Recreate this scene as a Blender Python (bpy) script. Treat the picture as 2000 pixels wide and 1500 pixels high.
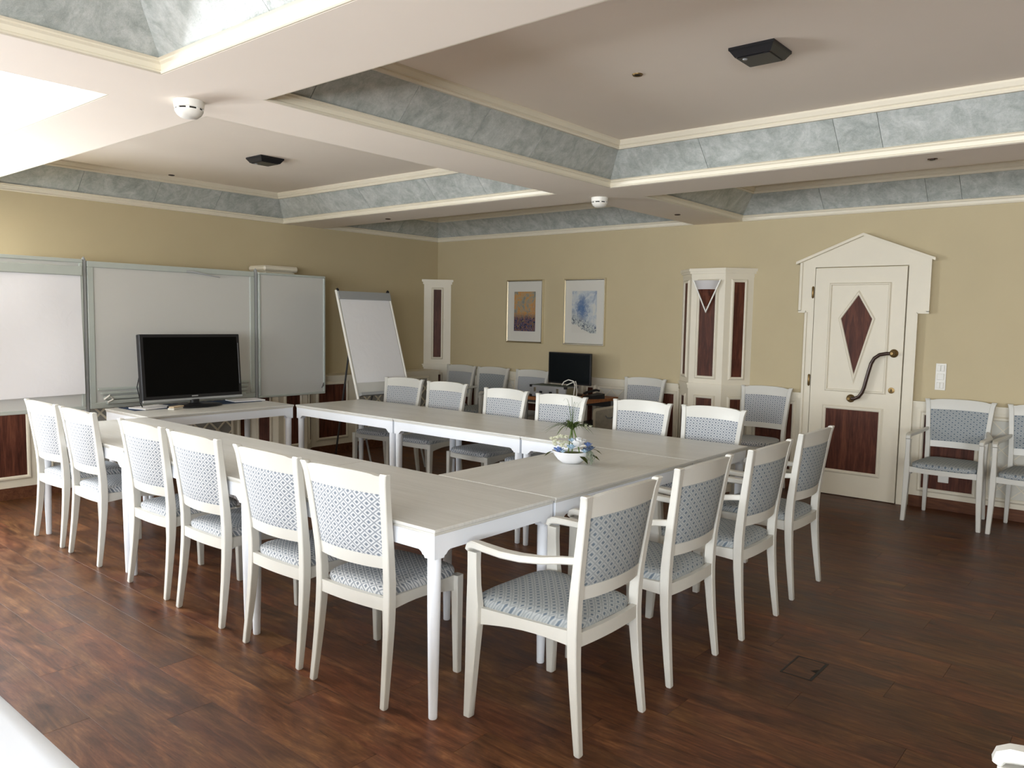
import bpy, bmesh, math, random
from mathutils import Vector, Matrix
random.seed(7)
PI = math.pi
S = bpy.context.scene
for o in list(bpy.data.objects): bpy.data.objects.remove(o)
C = S.collection

# ------------------------------------------------------------------ camera
cam = bpy.data.cameras.new('camera'); cam_o = bpy.data.objects.new('camera', cam); C.objects.link(cam_o)
R = Matrix(((0.76600588, 0.64258725, 0.01779391), (-0.06609498, 0.05119543, 0.99649911), (0.63942666, -0.76450026, 0.0816878))).transposed()
cam_o.matrix_world = Matrix.Translation((0, 0, 1.535)) @ R.to_4x4()
cam.sensor_fit = 'HORIZONTAL'; cam.sensor_width = 36; cam.lens = 1538.29 * 36 / 2000
cam.clip_start = 0.05
S.camera = cam_o

# ------------------------------------------------------------------ light and exposure
S.view_settings.view_transform = 'Standard'; S.view_settings.look = 'None'
S.view_settings.gamma = 1; S.view_settings.use_curve_mapping = False
S.view_settings.exposure = 1.60
w = bpy.data.worlds.new('world'); S.world = w; w.use_nodes = True
w.node_tree.nodes['Background'].inputs[0].default_value = (0.75, 0.86, 1.0, 1)
w.node_tree.nodes['Background'].inputs[1].default_value = 1.0
WIN = [(-7.0, -5.4, 10), (-4.9, -3.3, 16), (-2.8, -1.2, 36), (-.7, .9, 68), (1.5, 3.1, 105)]   # window wall behind the camera
WINL = [(-1.15, 0.15, 84), (0.30, 1.60, 76)]                                                       # left wall, beside the whiteboard
WZ0, WZ1, WZL, WY, WX = 0.90, 2.30, 2.12, -2.90, -7.46
for k, lst in enumerate((WIN, WINL)):
    for x0, x1, pw in lst:
        l = bpy.data.lights.new('window_daylight', 'AREA'); l.shape = 'RECTANGLE'
        wz = WZ1 if k == 0 else WZL
        l.size = x1 - x0 - .1; l.size_y = wz - WZ0 - .1; l.energy = pw; l.color = (0.91, 0.955, 1.0)
        lo = bpy.data.objects.new('window_daylight', l); C.objects.link(lo)
        if k == 0: lo.location = ((x0 + x1) / 2, WY - 0.22, (WZ0 + WZ1) / 2); lo.rotation_euler = (PI / 2 + .45, 0, 0)
        else: lo.location = (WX - 0.20, (x0 + x1) / 2, (WZ0 + WZL) / 2); lo.rotation_euler = (PI / 2 - .14, 0, -PI / 2)

# ------------------------------------------------------------------ materials
def mat(name, col, rough=.5, spec=.5, metal=0.0):
    m = bpy.data.materials.new(name); m.use_nodes = True
    b = m.node_tree.nodes['Principled BSDF']
    b.inputs['Base Color'].default_value = (*col, 1); b.inputs['Roughness'].default_value = rough
    b.inputs['Specular IOR Level'].default_value = spec; b.inputs['Metallic'].default_value = metal
    return m
class NT:
    def __init__(s, m): s.t = m.node_tree; s.b = s.t.nodes['Principled BSDF']
    def n(s, k, **kw):
        x = s.t.nodes.new(k)
        for a, v in kw.items(): setattr(x, a, v)
        return x
    def l(s, a, b): s.t.links.new(a, b)
    def math(s, op, a, b=None, c=None):
        x = s.n('ShaderNodeMath', operation=op)
        for i, v in enumerate((a, b, c)):
            if v is None: continue
            if isinstance(v, (int, float)): x.inputs[i].default_value = v
            else: s.l(v, x.inputs[i])
        return x.outputs[0]
    def ramp(s, fac, stops, interp='LINEAR'):
        r = s.n('ShaderNodeValToRGB'); e = r.color_ramp.elements; r.color_ramp.interpolation = interp
        while len(e) < len(stops): e.new(0.5)
        for q, (p, c) in zip(e, stops): q.position = p; q.color = (*c, 1)
        s.l(fac, r.inputs[0]); return r.outputs[0]
    def mix(s, fac, a, b, mode='MIX'):
        x = s.n('ShaderNodeMix', data_type='RGBA', blend_type=mode)
        for i, v in ((0, fac), (6, a), (7, b)):
            if isinstance(v, (int, float)): x.inputs[i].default_value = v
            elif isinstance(v, tuple): x.inputs[i].default_value = (*v, 1)
            else: s.l(v, x.inputs[i])
        return x.outputs[2]
    def coords(s, scale, kind='Object', rnd=0.0):
        tc = s.n('ShaderNodeTexCoord'); mp = s.n('ShaderNodeMapping')
        mp.inputs['Scale'].default_value = scale
        if rnd:
            oi = s.n('ShaderNodeObjectInfo'); v = s.n('ShaderNodeVectorMath', operation='SCALE')
            cb = s.n('ShaderNodeCombineXYZ')
            s.l(oi.outputs['Random'], cb.inputs[0]); s.l(s.math('MULTIPLY', oi.outputs['Random'], 7.3), cb.inputs[1]); s.l(s.math('MULTIPLY', oi.outputs['Random'], 3.1), cb.inputs[2])
            s.l(cb.outputs[0], v.inputs[0]); v.inputs['Scale'].default_value = rnd
            s.l(v.outputs[0], mp.inputs['Location'])
        s.l(tc.outputs[kind], mp.inputs['Vector']); return mp.outputs[0]
    def noise(s, vec, scale, detail=4, rough=.5, dist=0.0):
        x = s.n('ShaderNodeTexNoise'); s.l(vec, x.inputs['Vector'])
        x.inputs['Scale'].default_value = scale; x.inputs['Detail'].default_value = detail
        x.inputs['Roughness'].default_value = rough; x.inputs['Distortion'].default_value = dist
        return x.outputs['Fac']
    def bump(s, h, strength=.2, dist=.002):
        x = s.n('ShaderNodeBump'); s.l(h, x.inputs['Height']); x.inputs['Strength'].default_value = strength
        x.inputs['Distance'].default_value = dist; s.l(x.outputs[0], s.b.inputs['Normal'])

def painted(name, col, rough=.5, spec=.5, amp=.03, scale=6, bump=0.0):
    m = mat(name, col, rough, spec); t = NT(m)
    v = t.coords((1, 1, 1)); f = t.noise(v, scale, 3)
    c2 = tuple(max(0, c * (1 - amp * 2)) for c in col)
    t.l(t.ramp(f, [(.3, c2), (.7, col)]), t.b.inputs['Base Color'])
    if bump: t.bump(t.noise(v, 220, 2), bump, .001)
    return m
M_wall = painted('wall_paint', (0.53, 0.447, 0.285), .75, .25, .02, 3, .12)
M_ceil = painted('ceiling_paint', (0.88, 0.80, 0.70), .8, .2, .012, 2, .05)
M_cream = painted('cream_trim', (0.73, 0.67, 0.54), .38, .5, .015, 5)
M_white = painted('white_lacquer', (0.80, 0.835, 0.89), .33, .5, .01, 5)
M_chair = painted('chair_lacquer', (0.62, 0.61, 0.56), .38, .5, .012, 6)
M_lat = painted('lattice_backing', (0.62, 0.60, 0.53), .6, .3, .02, 5)
M_latg = painted('grille_backing', (0.33, 0.32, 0.29), .6, .3, .04, 12)
M_steel = mat('brushed_metal', (0.42, 0.42, 0.40), .35, .5, .9)
M_frame = painted('whiteboard_frame', (0.46, 0.50, 0.46), .4, .5, .02, 9)
M_board = painted('whiteboard_enamel', (0.58, 0.58, 0.55), .22, .5, .01, 2)
M_black = mat('black_plastic', (0.010, 0.010, 0.012), .35, .4)
M_screen = mat('screen_glass', (0.002, 0.002, 0.002), .30, .08)
M_bronze = mat('bronze', (0.23, 0.15, 0.06), .35, .5, .85)
M_dkbar = mat('dark_handle_bar', (0.045, 0.022, 0.015), .22, .6, .2)
M_grey = mat('grey_plastic', (0.33, 0.34, 0.34), .4, .5)
M_dkgrey = mat('dark_grey_steel', (0.10, 0.10, 0.10), .4, .5, .4)
M_silver = mat('silver_frame', (0.78, 0.74, 0.64), .18, .5, 1.0)
M_matte = mat('picture_mat', (0.62, 0.60, 0.54), .7, .2)
M_blue = mat('dark_blue_mat', (0.02, 0.045, 0.10), .7, .2)
M_plasticw = mat('white_plastic', (0.78, 0.76, 0.70), .35, .5)
M_dark = mat('dark_hole', (0.012, 0.010, 0.008), .6, .2)
M_bag = painted('beige_case_cloth', (0.25, 0.22, 0.17), .8, .2, .1, 30)
M_bagrim = mat('beige_case_rim', (0.38, 0.33, 0.24), .5, .3)
M_frost = mat('frosted_glass', (0.62, 0.60, 0.60), .3, .5)

def wood_panel(name, a, b, c, axis=2, rough=.35):
    m = mat(name, b, rough + .1, .2); t = NT(m)
    sc = [9, 9, 9]; sc[axis] = 0.9
    v = t.coords(tuple(sc), rnd=20.0)
    f = t.noise(v, 3.0, 8, .62, .8); g = t.noise(v, 16.0, 4, .6, .2)
    k = t.math('ADD', t.math('MULTIPLY', f, .75), t.math('MULTIPLY', g, .25))
    t.l(t.ramp(k, [(.32, a), (.5, b), (.66, c)]), t.b.inputs['Base Color'])
    return m
M_wood = wood_panel('dark_wood_panel', (0.035, 0.010, 0.006), (0.085, 0.026, 0.015), (0.15, 0.052, 0.028))
M_skirt = wood_panel('brown_skirting', (0.06, 0.022, 0.012), (0.11, 0.042, 0.02), (0.16, 0.065, 0.032), 0)
M_desk = wood_panel('orange_beech', (0.26, 0.09, 0.03), (0.34, 0.13, 0.045), (0.42, 0.18, 0.07), 0)

# floor planks: long grain, blotches, knots, per-plank tint
M_floor = mat('floor_plank', (0.12, 0.05, 0.03), .36, .24); t = NT(M_floor)
v = t.coords((1.0, 7.0, 1.0), rnd=37.0)
v2 = t.coords((1.0, 2.4, 1.0), rnd=53.0)
f1 = t.noise(v, 2.8, 9, .66, 1.6); f2 = t.noise(v2, 2.6, 6, .66, 1.2); f3 = t.noise(t.coords((1.6, 26, 1), rnd=29.0), 6.0, 5, .7, .4)
k = t.math('ADD', t.math('ADD', t.math('MULTIPLY', f1, .40), t.math('MULTIPLY', f2, .42)), t.math('MULTIPLY', f3, .18))
colr = t.ramp(k, [(.36, (0.030, 0.012, 0.006)), (.44, (0.068, 0.026, 0.012)), (.50, (0.105, 0.041, 0.018)), (.56, (0.150, 0.064, 0.026)), (.64, (0.24, 0.110, 0.048))])
oi = t.n('ShaderNodeObjectInfo')
tint = t.ramp(oi.outputs['Random'], [(0, (0.86, 0.84, 0.86)), (.5, (1.0, 1.0, 1.0)), (1, (1.13, 1.05, .98))])
vk = t.coords((1.0, 1.9, 1.0), rnd=11.0)
vo = t.n('ShaderNodeTexVoronoi'); t.l(vk, vo.inputs['Vector']); vo.inputs['Scale'].default_value = 2.3
wv = t.n('ShaderNodeMapRange'); t.l(vo.outputs['Distance'], wv.inputs[0]); wv.inputs[1].default_value = .02; wv.inputs[2].default_value = .085; wv.inputs[3].default_value = .45; wv.inputs[4].default_value = 1.0
hue = t.ramp(t.noise(v2, 1.3, 3, .5, .5), [(.38, (1.03, .90, .90)), (.5, (.97, .97, .95)), (.62, (.92, .97, .86))]); cc = t.mix(1.0, t.mix(1.0, colr, hue, 'MULTIPLY'), tint, 'MULTIPLY');
crk = t.noise(t.coords((1.0, 16, 1), rnd=71.0), 3.4, 3, .5, 2.2); cc = t.mix(1.0, cc, t.ramp(crk, [(.27, (.30, .30, .30)), (.315, (1, 1, 1))]), 'MULTIPLY'); cc = t.mix(1.0, cc, t.ramp(wv.outputs[0], [(0, (0, 0, 0)), (1, (1, 1, 1))]), 'MULTIPLY')
t.l(cc, t.b.inputs['Base Color']); t.bump(f1, .12, .002)
t.l(t.ramp(f2, [(.3, (.34, .34, .34)), (.7, (.46, .46, .46))]), t.b.inputs['Roughness'])

# table top: greyish limed grain along the length
M_top = mat('limed_wood_top', (0.42, 0.40, 0.34), .3, .5); t = NT(M_top)
v = t.coords((1.2, 26, 1.2), rnd=9.0); f1 = t.noise(v, 3.2, 7, .6, .4); f2 = t.noise(t.coords((.6, 5, 1), rnd=5.0), 2.0, 3)
k = t.math('ADD', t.math('MULTIPLY', f1, .6), t.math('MULTIPLY', f2, .4))
t.l(t.ramp(k, [(.35, (0.575, 0.57, 0.535)), (.5, (0.63, 0.625, 0.59)), (.65, (0.69, 0.685, 0.655))]), t.b.inputs['Base Color'])
t.bump(f1, .05, .001)

# marbled coffer tiles
def marble(name):
    m = mat(name, (0.4, 0.43, 0.42), .34, .5); t = NT(m)
    v = t.coords((3.0, 3.0, 3.0), rnd=61.0)
    a = t.noise(v, 1.5, 9, .68, 1.6); b = t.noise(v, 7.0, 6, .7, .9); c = t.noise(v, 34.0, 3, .6, 1.5)
    k = t.math('ADD', t.math('ADD', t.math('MULTIPLY', a, .5), t.math('MULTIPLY', b, .32)), t.math('MULTIPLY', c, .18))
    t.l(t.ramp(k, [(.34, (0.25, 0.27, 0.25)), (.46, (0.37, 0.395, 0.37)), (.55, (0.48, 0.50, 0.475)), (.68, (0.64, 0.65, 0.62))]), t.b.inputs['Base Color'])
    t.bump(t.math('ADD', b, c), .35, .003)
    t.l(t.ramp(c, [(.3, (.28, .28, .28)), (.7, (.5, .5, .5))]), t.b.inputs['Roughness'])
    return m
M_marble = marble('grey_marbled_tile')

# upholstery: woven diamond lattice (UV in metres)
def fabric(name, base, dark, light, px, py, strong=True):
    m = mat(name, base, .8, .25); t = NT(m)
    uv = t.n('ShaderNodeUVMap'); sp = t.n('ShaderNodeSeparateXYZ'); t.l(uv.outputs[0], sp.inputs[0])
    u = t.math('MULTIPLY', sp.outputs[0], 1 / px); w_ = t.math('MULTIPLY', sp.outputs[1], 1 / py)
    def tri(x): return t.math('ABSOLUTE', t.math('SUBTRACT', t.math('FRACT', x), .5))
    a = tri(t.math('ADD', t.math('ADD', u, w_), 100)); b = tri(t.math('ADD', t.math('SUBTRACT', u, w_), 100))
    mx = t.math('MAXIMUM', a, b)
    md = tuple((x + y) / 2 for x, y in zip(base, dark))
    if strong: stops = [(0, dark), (.14, dark), (.22, base), (.27, light), (.37, light), (.42, base), (.455, md), (.5, dark)]
    else: stops = [(0, dark), (.15, dark), (.21, base), (.30, light), (.36, light), (.42, base), (.47, base), (.5, md)]
    t.l(t.ramp(mx, stops), t.b.inputs['Base Color'])
    fn = t.n('ShaderNodeTexNoise'); fn.inputs['Scale'].default_value = 900; t.l(uv.outputs[0], fn.inputs['Vector'])
    t.bump(fn.outputs['Fac'], .3, .0008)
    return m
M_fab = fabric('lattice_fabric', (0.40, 0.42, 0.44), (0.17, 0.195, 0.23), (0.58, 0.59, 0.595), .047, .038)
M_fab_shaded = fabric('dotted_fabric_shaded', (0.30, 0.325, 0.33), (0.13, 0.165, 0.205), (0.385, 0.405, 0.41), .044, .037, False)  # the chairs' lattice fabric again, with shade put into darker, softer colours

# two watercolour prints
def print_mat(name, kind):
    m = mat(name, (.5, .5, .5), .7, .2); t = NT(m)
    tc = t.n('ShaderNodeTexCoord'); sp = t.n('ShaderNodeSeparateXYZ'); t.l(tc.outputs['Object'], sp.inputs[0])
    z = sp.outputs[2]; x = sp.outputs[0]
    v = t.coords((5, 5, 4)); a = t.noise(v, 2.2, 5, .6, 1.0); b = t.noise(v, 6.0, 4, .7, 1.5)
    zz = t.math('ADD', z, t.math('MULTIPLY', t.math('SUBTRACT', a, .5), .16))
    if kind == 0:
        sky = t.ramp(t.math('ADD', t.math('MULTIPLY', a, .6), t.math('MULTIPLY', b, .4)), [(.40, (.20, .22, .20)), (.47, (.30, .27, .20)), (.52, (.48, .27, .10)), (.58, (.46, .21, .06)), (.66, (.32, .30, .25))])
        b2 = t.noise(t.coords((9, 9, 7)), 3.0, 3, .6, 2.5)
        low = t.ramp(b2, [(.36, (.012, .012, .018)), (.44, (.02, .03, .08)), (.49, (.10, .12, .20)), (.54, (.25, .08, .04)), (.62, (.10, .10, .05)), (.7, (.35, .32, .22))])
        f = t.ramp(zz, [(.45, (1, 1, 1)), (.5, (0, 0, 0))])
        mr = t.n('ShaderNodeMapRange'); t.l(zz, mr.inputs[0]); mr.inputs[1].default_value = -.09; mr.inputs[2].default_value = -.0
        t.l(t.mix(mr.outputs[0], low, sky), t.b.inputs['Base Color'])
    else:
        sky = t.ramp(a, [(.36, (.27, .31, .40)), (.5, (.45, .49, .52)), (.62, (.56, .56, .52))])
        xx = t.math('ADD', x, t.math('MULTIPLY', t.math('SUBTRACT', b, .5), .30))
        d = t.math('ADD', t.math('POWER', t.math('MULTIPLY', t.math('ADD', xx, .03), 15.0), 2.0), t.math('POWER', t.math('MULTIPLY', t.math('SUBTRACT', z, .03), 7.0), 2.0))
        mr = t.n('ShaderNodeMapRange'); t.l(d, mr.inputs[0]); mr.inputs[1].default_value = 0.0; mr.inputs[2].default_value = 1.6
        body = t.mix(mr.outputs[0], (.09, .16, .30), sky)
        low = t.ramp(b, [(.40, (.03, .03, .06)), (.5, (.40, .44, .44)), (.6, (.53, .53, .47))])
        diag = t.math('ADD', zz, t.math('MULTIPLY', x, .45))
        mr2 = t.n('ShaderNodeMapRange'); t.l(diag, mr2.inputs[0]); mr2.inputs[1].default_value = -.15; mr2.inputs[2].default_value = -.05
        c1 = t.mix(mr2.outputs[0], low, body)
        mr3 = t.n('ShaderNodeMapRange'); t.l(diag, mr3.inputs[0]); mr3.inputs[1].default_value = -.215; mr3.inputs[2].default_value = -.20
        t.l(t.mix(mr3.outputs[0], (.60, .58, .52), c1), t.b.inputs['Base Color'])
    return m
M_print = [print_mat('orange_watercolour', 0), print_mat('blue_watercolour', 1)]
M_paper = mat('paper', (0.80, 0.80, 0.82), .8, .2); t = NT(M_paper); t.bump(t.noise(t.coords((1, 1, 1)), 9, 3, .5, 1.0), .25, .01)
M_cloth = mat('tablecloth', (0.66, 0.70, 0.76), .7, .3)
def leafmat(n, c): return painted(n, c, .5, .4, .15, 40)
M_green = leafmat('grass_green', (0.13, 0.20, 0.05)); M_dgreen = leafmat('dark_leaf', (0.09, 0.11, 0.02))
M_petalw = painted('white_petal', (0.86, 0.87, 0.88), .6, .3, .05, 60); M_petalc = painted('cream_petal', (0.78, 0.78, 0.60), .6, .3, .05, 60)
M_petalb = painted('blue_petal', (0.20, 0.30, 0.62), .6, .3, .2, 60); M_petals = painted('slate_petal', (0.13, 0.18, 0.28), .6, .3, .2, 60)
M_petall = painted('pale_blue_petal', (0.42, 0.58, 0.72), .6, .3, .1, 60)
M_moss = leafmat('trailing_moss', (0.24, 0.28, 0.20))
M_bowl = mat('white_ceramic', (0.84, 0.85, 0.87), .2, .5)
M_glass = mat('window_glass', (1, 1, 1), 0.0, .5); M_glass.node_tree.nodes['Principled BSDF'].inputs['Transmission Weight'].default_value = 1.0
# clear panes let the daylight through
tg = M_glass.node_tree; tr = tg.nodes.new('ShaderNodeBsdfTransparent'); gl = tg.nodes.new('ShaderNodeBsdfGlossy'); mx = tg.nodes.new('ShaderNodeMixShader')
gl.inputs['Roughness'].default_value = .02; mx.inputs[0].default_value = .06
tg.links.new(tr.outputs[0], mx.inputs[1]); tg.links.new(gl.outputs[0], mx.inputs[2]); tg.links.new(mx.outputs[0], tg.nodes['Material Output'].inputs[0])

# ------------------------------------------------------------------ mesh helpers
def box(bm, x0, x1, y0, y1, z0, z1, bev=0.0):
    r = bmesh.ops.create_cube(bm, size=1.0, matrix=Matrix.Translation(((x0 + x1) / 2, (y0 + y1) / 2, (z0 + z1) / 2)) @ Matrix.Diagonal((abs(x1 - x0), abs(y1 - y0), abs(z1 - z0), 1)))
    if bev:
        es = set(e for v in r['verts'] for e in v.link_edges)
        bmesh.ops.bevel(bm, geom=list(es), offset=bev, segments=1, affect='EDGES', clamp_overlap=True)
def NB(): return bmesh.new()
def prism(bm, pts, d):
    """closed polygon pts (3D) swept by vector d"""
    d = Vector(d); a = [bm.verts.new(p) for p in pts]; b = [bm.verts.new(Vector(p) + d) for p in pts]
    n = len(pts)
    bm.faces.new(a); bm.faces.new(b[::-1])
    for i in range(n): bm.faces.new((a[i], b[i], b[(i + 1) % n], a[(i + 1) % n]))
def loft(bm, rings, cap=True, closed=False):
    rs = [[bm.verts.new(p) for p in r] for r in rings]; n = len(rs[0]); m = len(rs)
    for i in range(m if closed else m - 1):
        for j in range(n): bm.faces.new((rs[i][j], rs[i][(j + 1) % n], rs[(i + 1) % m][(j + 1) % n], rs[(i + 1) % m][j]))
    if cap and not closed: bm.faces.new(rs[0][::-1]); bm.faces.new(rs[-1])
def lathe(bm, prof, cx=0, cy=0, cz=0, n=20, sx=1, sy=1):
    loft(bm, [[(cx + r * sx * math.cos(2 * PI * j / n), cy + r * sy * math.sin(2 * PI * j / n), cz + z) for j in range(n)] for r, z in prof])
def tube(bm, pts, r, n=8, closed=False):
    P = [Vector(p) for p in pts]; rings = []; up = None
    for i, p in enumerate(P):
        if closed: tdir = (P[(i + 1) % len(P)] - P[i - 1]).normalized()
        else: tdir = (P[min(i + 1, len(P) - 1)] - P[max(i - 1, 0)]).normalized()
        if up is None:
            up = Vector((0, 0, 1)) if abs(tdir.z) < .9 else Vector((1, 0, 0))
        s = tdir.cross(up).normalized(); up = s.cross(tdir).normalized()
        rr = r[i] if isinstance(r, (list, tuple)) else r
        rings.append([tuple(p + (s * math.cos(2 * PI * j / n) + up * math.sin(2 * PI * j / n)) * rr) for j in range(n)])
    loft(bm, rings, closed=closed)
def rail(bm, pts, w, h, bev=.3):
    """rectangular (chamfered) section swept along pts; w across in the ground plane, h upright; w,h may be lists"""
    P = [Vector(p) for p in pts]; rings = []
    for i, p in enumerate(P):
        tdir = (P[min(i + 1, len(P) - 1)] - P[max(i - 1, 0)]).normalized()
        s = Vector((tdir.y, -tdir.x, 0)); s = s.normalized() if s.length > 1e-4 else Vector((1, 0, 0))
        u = s.cross(tdir).normalized()
        W = (w[i] if isinstance(w, (list, tuple)) else w) / 2; H = (h[i] if isinstance(h, (list, tuple)) else h) / 2
        c = min(W, H) * bev
        sec = [(-W + c, -H), (W - c, -H), (W, -H + c), (W, H - c), (W - c, H), (-W + c, H), (-W, H - c), (-W, -H + c)]
        rings.append([tuple(p + s * a + u * b) for a, b in sec])
    loft(bm, rings)
def obj(name, bm, m, parent=None, smooth=False, loc=None):
    bmesh.ops.recalc_face_normals(bm, faces=bm.faces[:])
    me = bpy.data.meshes.new(name); bm.to_mesh(me); bm.free()
    for mm in (m if isinstance(m, (list, tuple)) else [m]): me.materials.append(mm)
    if smooth:
        me.polygons.foreach_set('use_smooth', [True] * len(me.polygons))
        me.set_sharp_from_angle(angle=math.radians(38))
    o = bpy.data.objects.new(name, me); C.objects.link(o)
    if parent: o.parent = parent
    if loc: o.location = loc
    return o
def tag(o, label, cat, group=None):
    o['label'] = label; o['category'] = cat
    if group: o['group'] = group
    return o
def thing(name, label, cat, loc=(0, 0, 0), rz=0, group=None):
    o = bpy.data.objects.new(name, None); C.objects.link(o); o.location = loc; o.rotation_euler = (0, 0, rz)
    o.empty_display_size = .1
    return tag(o, label, cat, group)
def struct(o): o['kind'] = 'structure'; return o
def dup(root, loc, rz, label, group=None):
    r = root.copy(); C.objects.link(r); r.location = loc; r.rotation_euler = (0, 0, rz); r['label'] = label
    if group: r['group'] = group
    for ch in list(root.children):
        c = ch.copy(); C.objects.link(c); c.parent = r
        for g in list(ch.children):
            d = g.copy(); C.objects.link(d); d.parent = c
    return r
def empty(name, parent=None, loc=(0, 0, 0)):
    o = bpy.data.objects.new(name, None); C.objects.link(o); o.location = loc
    if parent: o.parent = parent
    return o

# ------------------------------------------------------------------ room dimensions
XL, XR, YB, YF = -7.46, 4.55, 7.36, -2.90      # left wall, right wall, door wall, window wall
ZB, ZC = 2.52, 2.805                           # beam underside, coffer ceiling
XW = -7.17                                     # front of the left wall's panelled ledge

# floor: slab, then the planks as parts
bm = NB(); box(bm, XL - .2, XR + .2, YF - .2, YB + .2, -.12, -.0045)
floor = struct(obj('floor', bm, M_dark))
PWD, PLN = .186, 1.22
cache = {}
def plank_mesh(L, W):
    k = (round(L, 3), round(W, 3))
    if k not in cache:
        b_ = NB(); g = .0005
        lo = [(-L / 2 + g, -W / 2 + g), (L / 2 - g, -W / 2 + g), (L / 2 - g, W / 2 - g), (-L / 2 + g, W / 2 - g)]
        c = .00025
        hi = [(-L / 2 + g + c, -W / 2 + g + c), (L / 2 - g - c, -W / 2 + g + c), (L / 2 - g - c, W / 2 - g - c), (-L / 2 + g + c, W / 2 - g - c)]
        loft(b_, [[(x, y, -.0045) for x, y in lo], [(x, y, -c * .7) for x, y in lo], [(x, y, 0) for x, y in hi]])
        bmesh.ops.recalc_face_normals(b_, faces=b_.faces[:])
        me = bpy.data.meshes.new('plank'); b_.to_mesh(me); b_.free(); me.materials.append(M_floor); cache[k] = me
    return cache[k]
Ri = R.transposed()
def project(p):
    q = Ri @ (Vector(p) - Vector((0, 0, 1.535)))
    if q.z > -.05: return None
    return 1000 + 1538.29 * q.x / -q.z, 750 - 1538.29 * q.y / -q.z
planks = []
y = YF; row = 0
while y < YB - .01:
    y1 = min(y + PWD, YB); x = XL - [0, .47, .9, .22, .68][row % 5] - random.random() * .1
    while x < XR:
        a, b_ = max(x, XL), min(x + PLN, XR)
        if b_ - a > .02:
            cx, cy = (a + b_) / 2, (y + y1) / 2
            vis = 0
            for fx in (-.45, -.2, 0, .2, .45):
                q = project((cx + fx * (b_ - a), cy, 0))
                if q and -30 < q[0] < 2030 and q[1] < 1530: vis += (b_ - a) * (y1 - y) / max(.5, (cx * cx + cy * cy + 2.3))
            planks.append((vis, cx, cy, b_ - a, y1 - y))
        x += PLN
    y = y1; row += 1
planks.sort(reverse=True)
rest = NB()
for i, (vis, cx, cy, L, W) in enumerate(planks):
    if i < 296 and vis > 0:
        o = bpy.data.objects.new('plank', plank_mesh(L, W)); C.objects.link(o); o.location = (cx, cy, 0); o.parent = floor
    else: box(rest, cx - L / 2 + .0008, cx + L / 2 - .0008, cy - W / 2 + .0008, cy + W / 2 - .0008, -.0045, 0)
o = obj('planks', rest, M_floor, floor); o['kind'] = 'stuff'

# walls
bm = NB(); box(bm, XL - .15, XR + .15, YB, YB + .15, -.02, 3.0); wall_back = struct(obj('wall_back', bm, M_wall))
bm = NB(); ys = [YF - .15] + [v for a, b_, _ in WINL for v in (a, b_)] + [YB]
for i in range(0, len(ys), 2): box(bm, XL - .15, XL, ys[i], ys[i + 1], -.02, 3.0)
for a, b_, _ in WINL: box(bm, XL - .15, XL, a, b_, -.02, WZ0); box(bm, XL - .15, XL, a, b_, WZL, 3.0)
wall_left = struct(obj('wall_left', bm, M_wall))
bm = NB(); box(bm, XR, XR + .15, YF - .15, YB, -.02, 3.0); wall_right = struct(obj('wall_right', bm, M_wall))
bm = NB(); xs = [XL - .0] + [v for a, b_, _ in WIN for v in (a, b_)] + [XR]
for i in range(0, len(xs), 2): box(bm, xs[i], xs[i + 1], YF - .18, YF, -.02, 3.0)
for a, b_, _ in WIN: box(bm, a, b_, YF - .18, YF, -.02, WZ0); box(bm, a, b_, YF - .18, YF, WZ1, 3.0)
wall_front = struct(obj('wall_front', bm, M_wall))
for i, (a, b_, wl) in enumerate([(a, b_, 0) for a, b_, _ in WIN] + [(a, b_, 1) for a, b_, _ in WINL]):
    wz = WZL if wl else WZ1
    def wbx(bm, u0, u1, d0, d1, z0, z1, bev=0.0):      # d: depth into the room from the wall face
        if wl: box(bm, XL + d0, XL + d1, u0, u1, z0, z1, bev)
        else: box(bm, u0, u1, YF + d0, YF + d1, z0, z1, bev)
    bm = NB()
    for u0, u1, z0, z1 in ((a, a + .05, WZ0, wz), (b_ - .05, b_, WZ0, wz), (a, b_, WZ0, WZ0 + .05), (a, b_, wz - .05, wz), ((a + b_) / 2 - .03, (a + b_) / 2 + .03, WZ0, wz)):
        wbx(bm, u0, u1, -.11, -.05, z0, z1, .004)
    f = struct(obj('window_%d' % (i + 1), bm, M_cream))
    for s_ in (0, 1):
        bm = NB(); c0 = a + .05 if s_ == 0 else (a + b_) / 2 + .03; c1 = (a + b_) / 2 - .03 if s_ == 0 else b_ - .05
        wbx(bm, c0, c1, -.084, -.078, WZ0 + .05, wz - .05); obj('pane', bm, M_glass, f)
    bm = NB(); wbx(bm, a - .05, b_ + .05, -.11, .10, WZ0 - .035, WZ0, .005); obj('window_sill', bm, M_cream, f)

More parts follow.
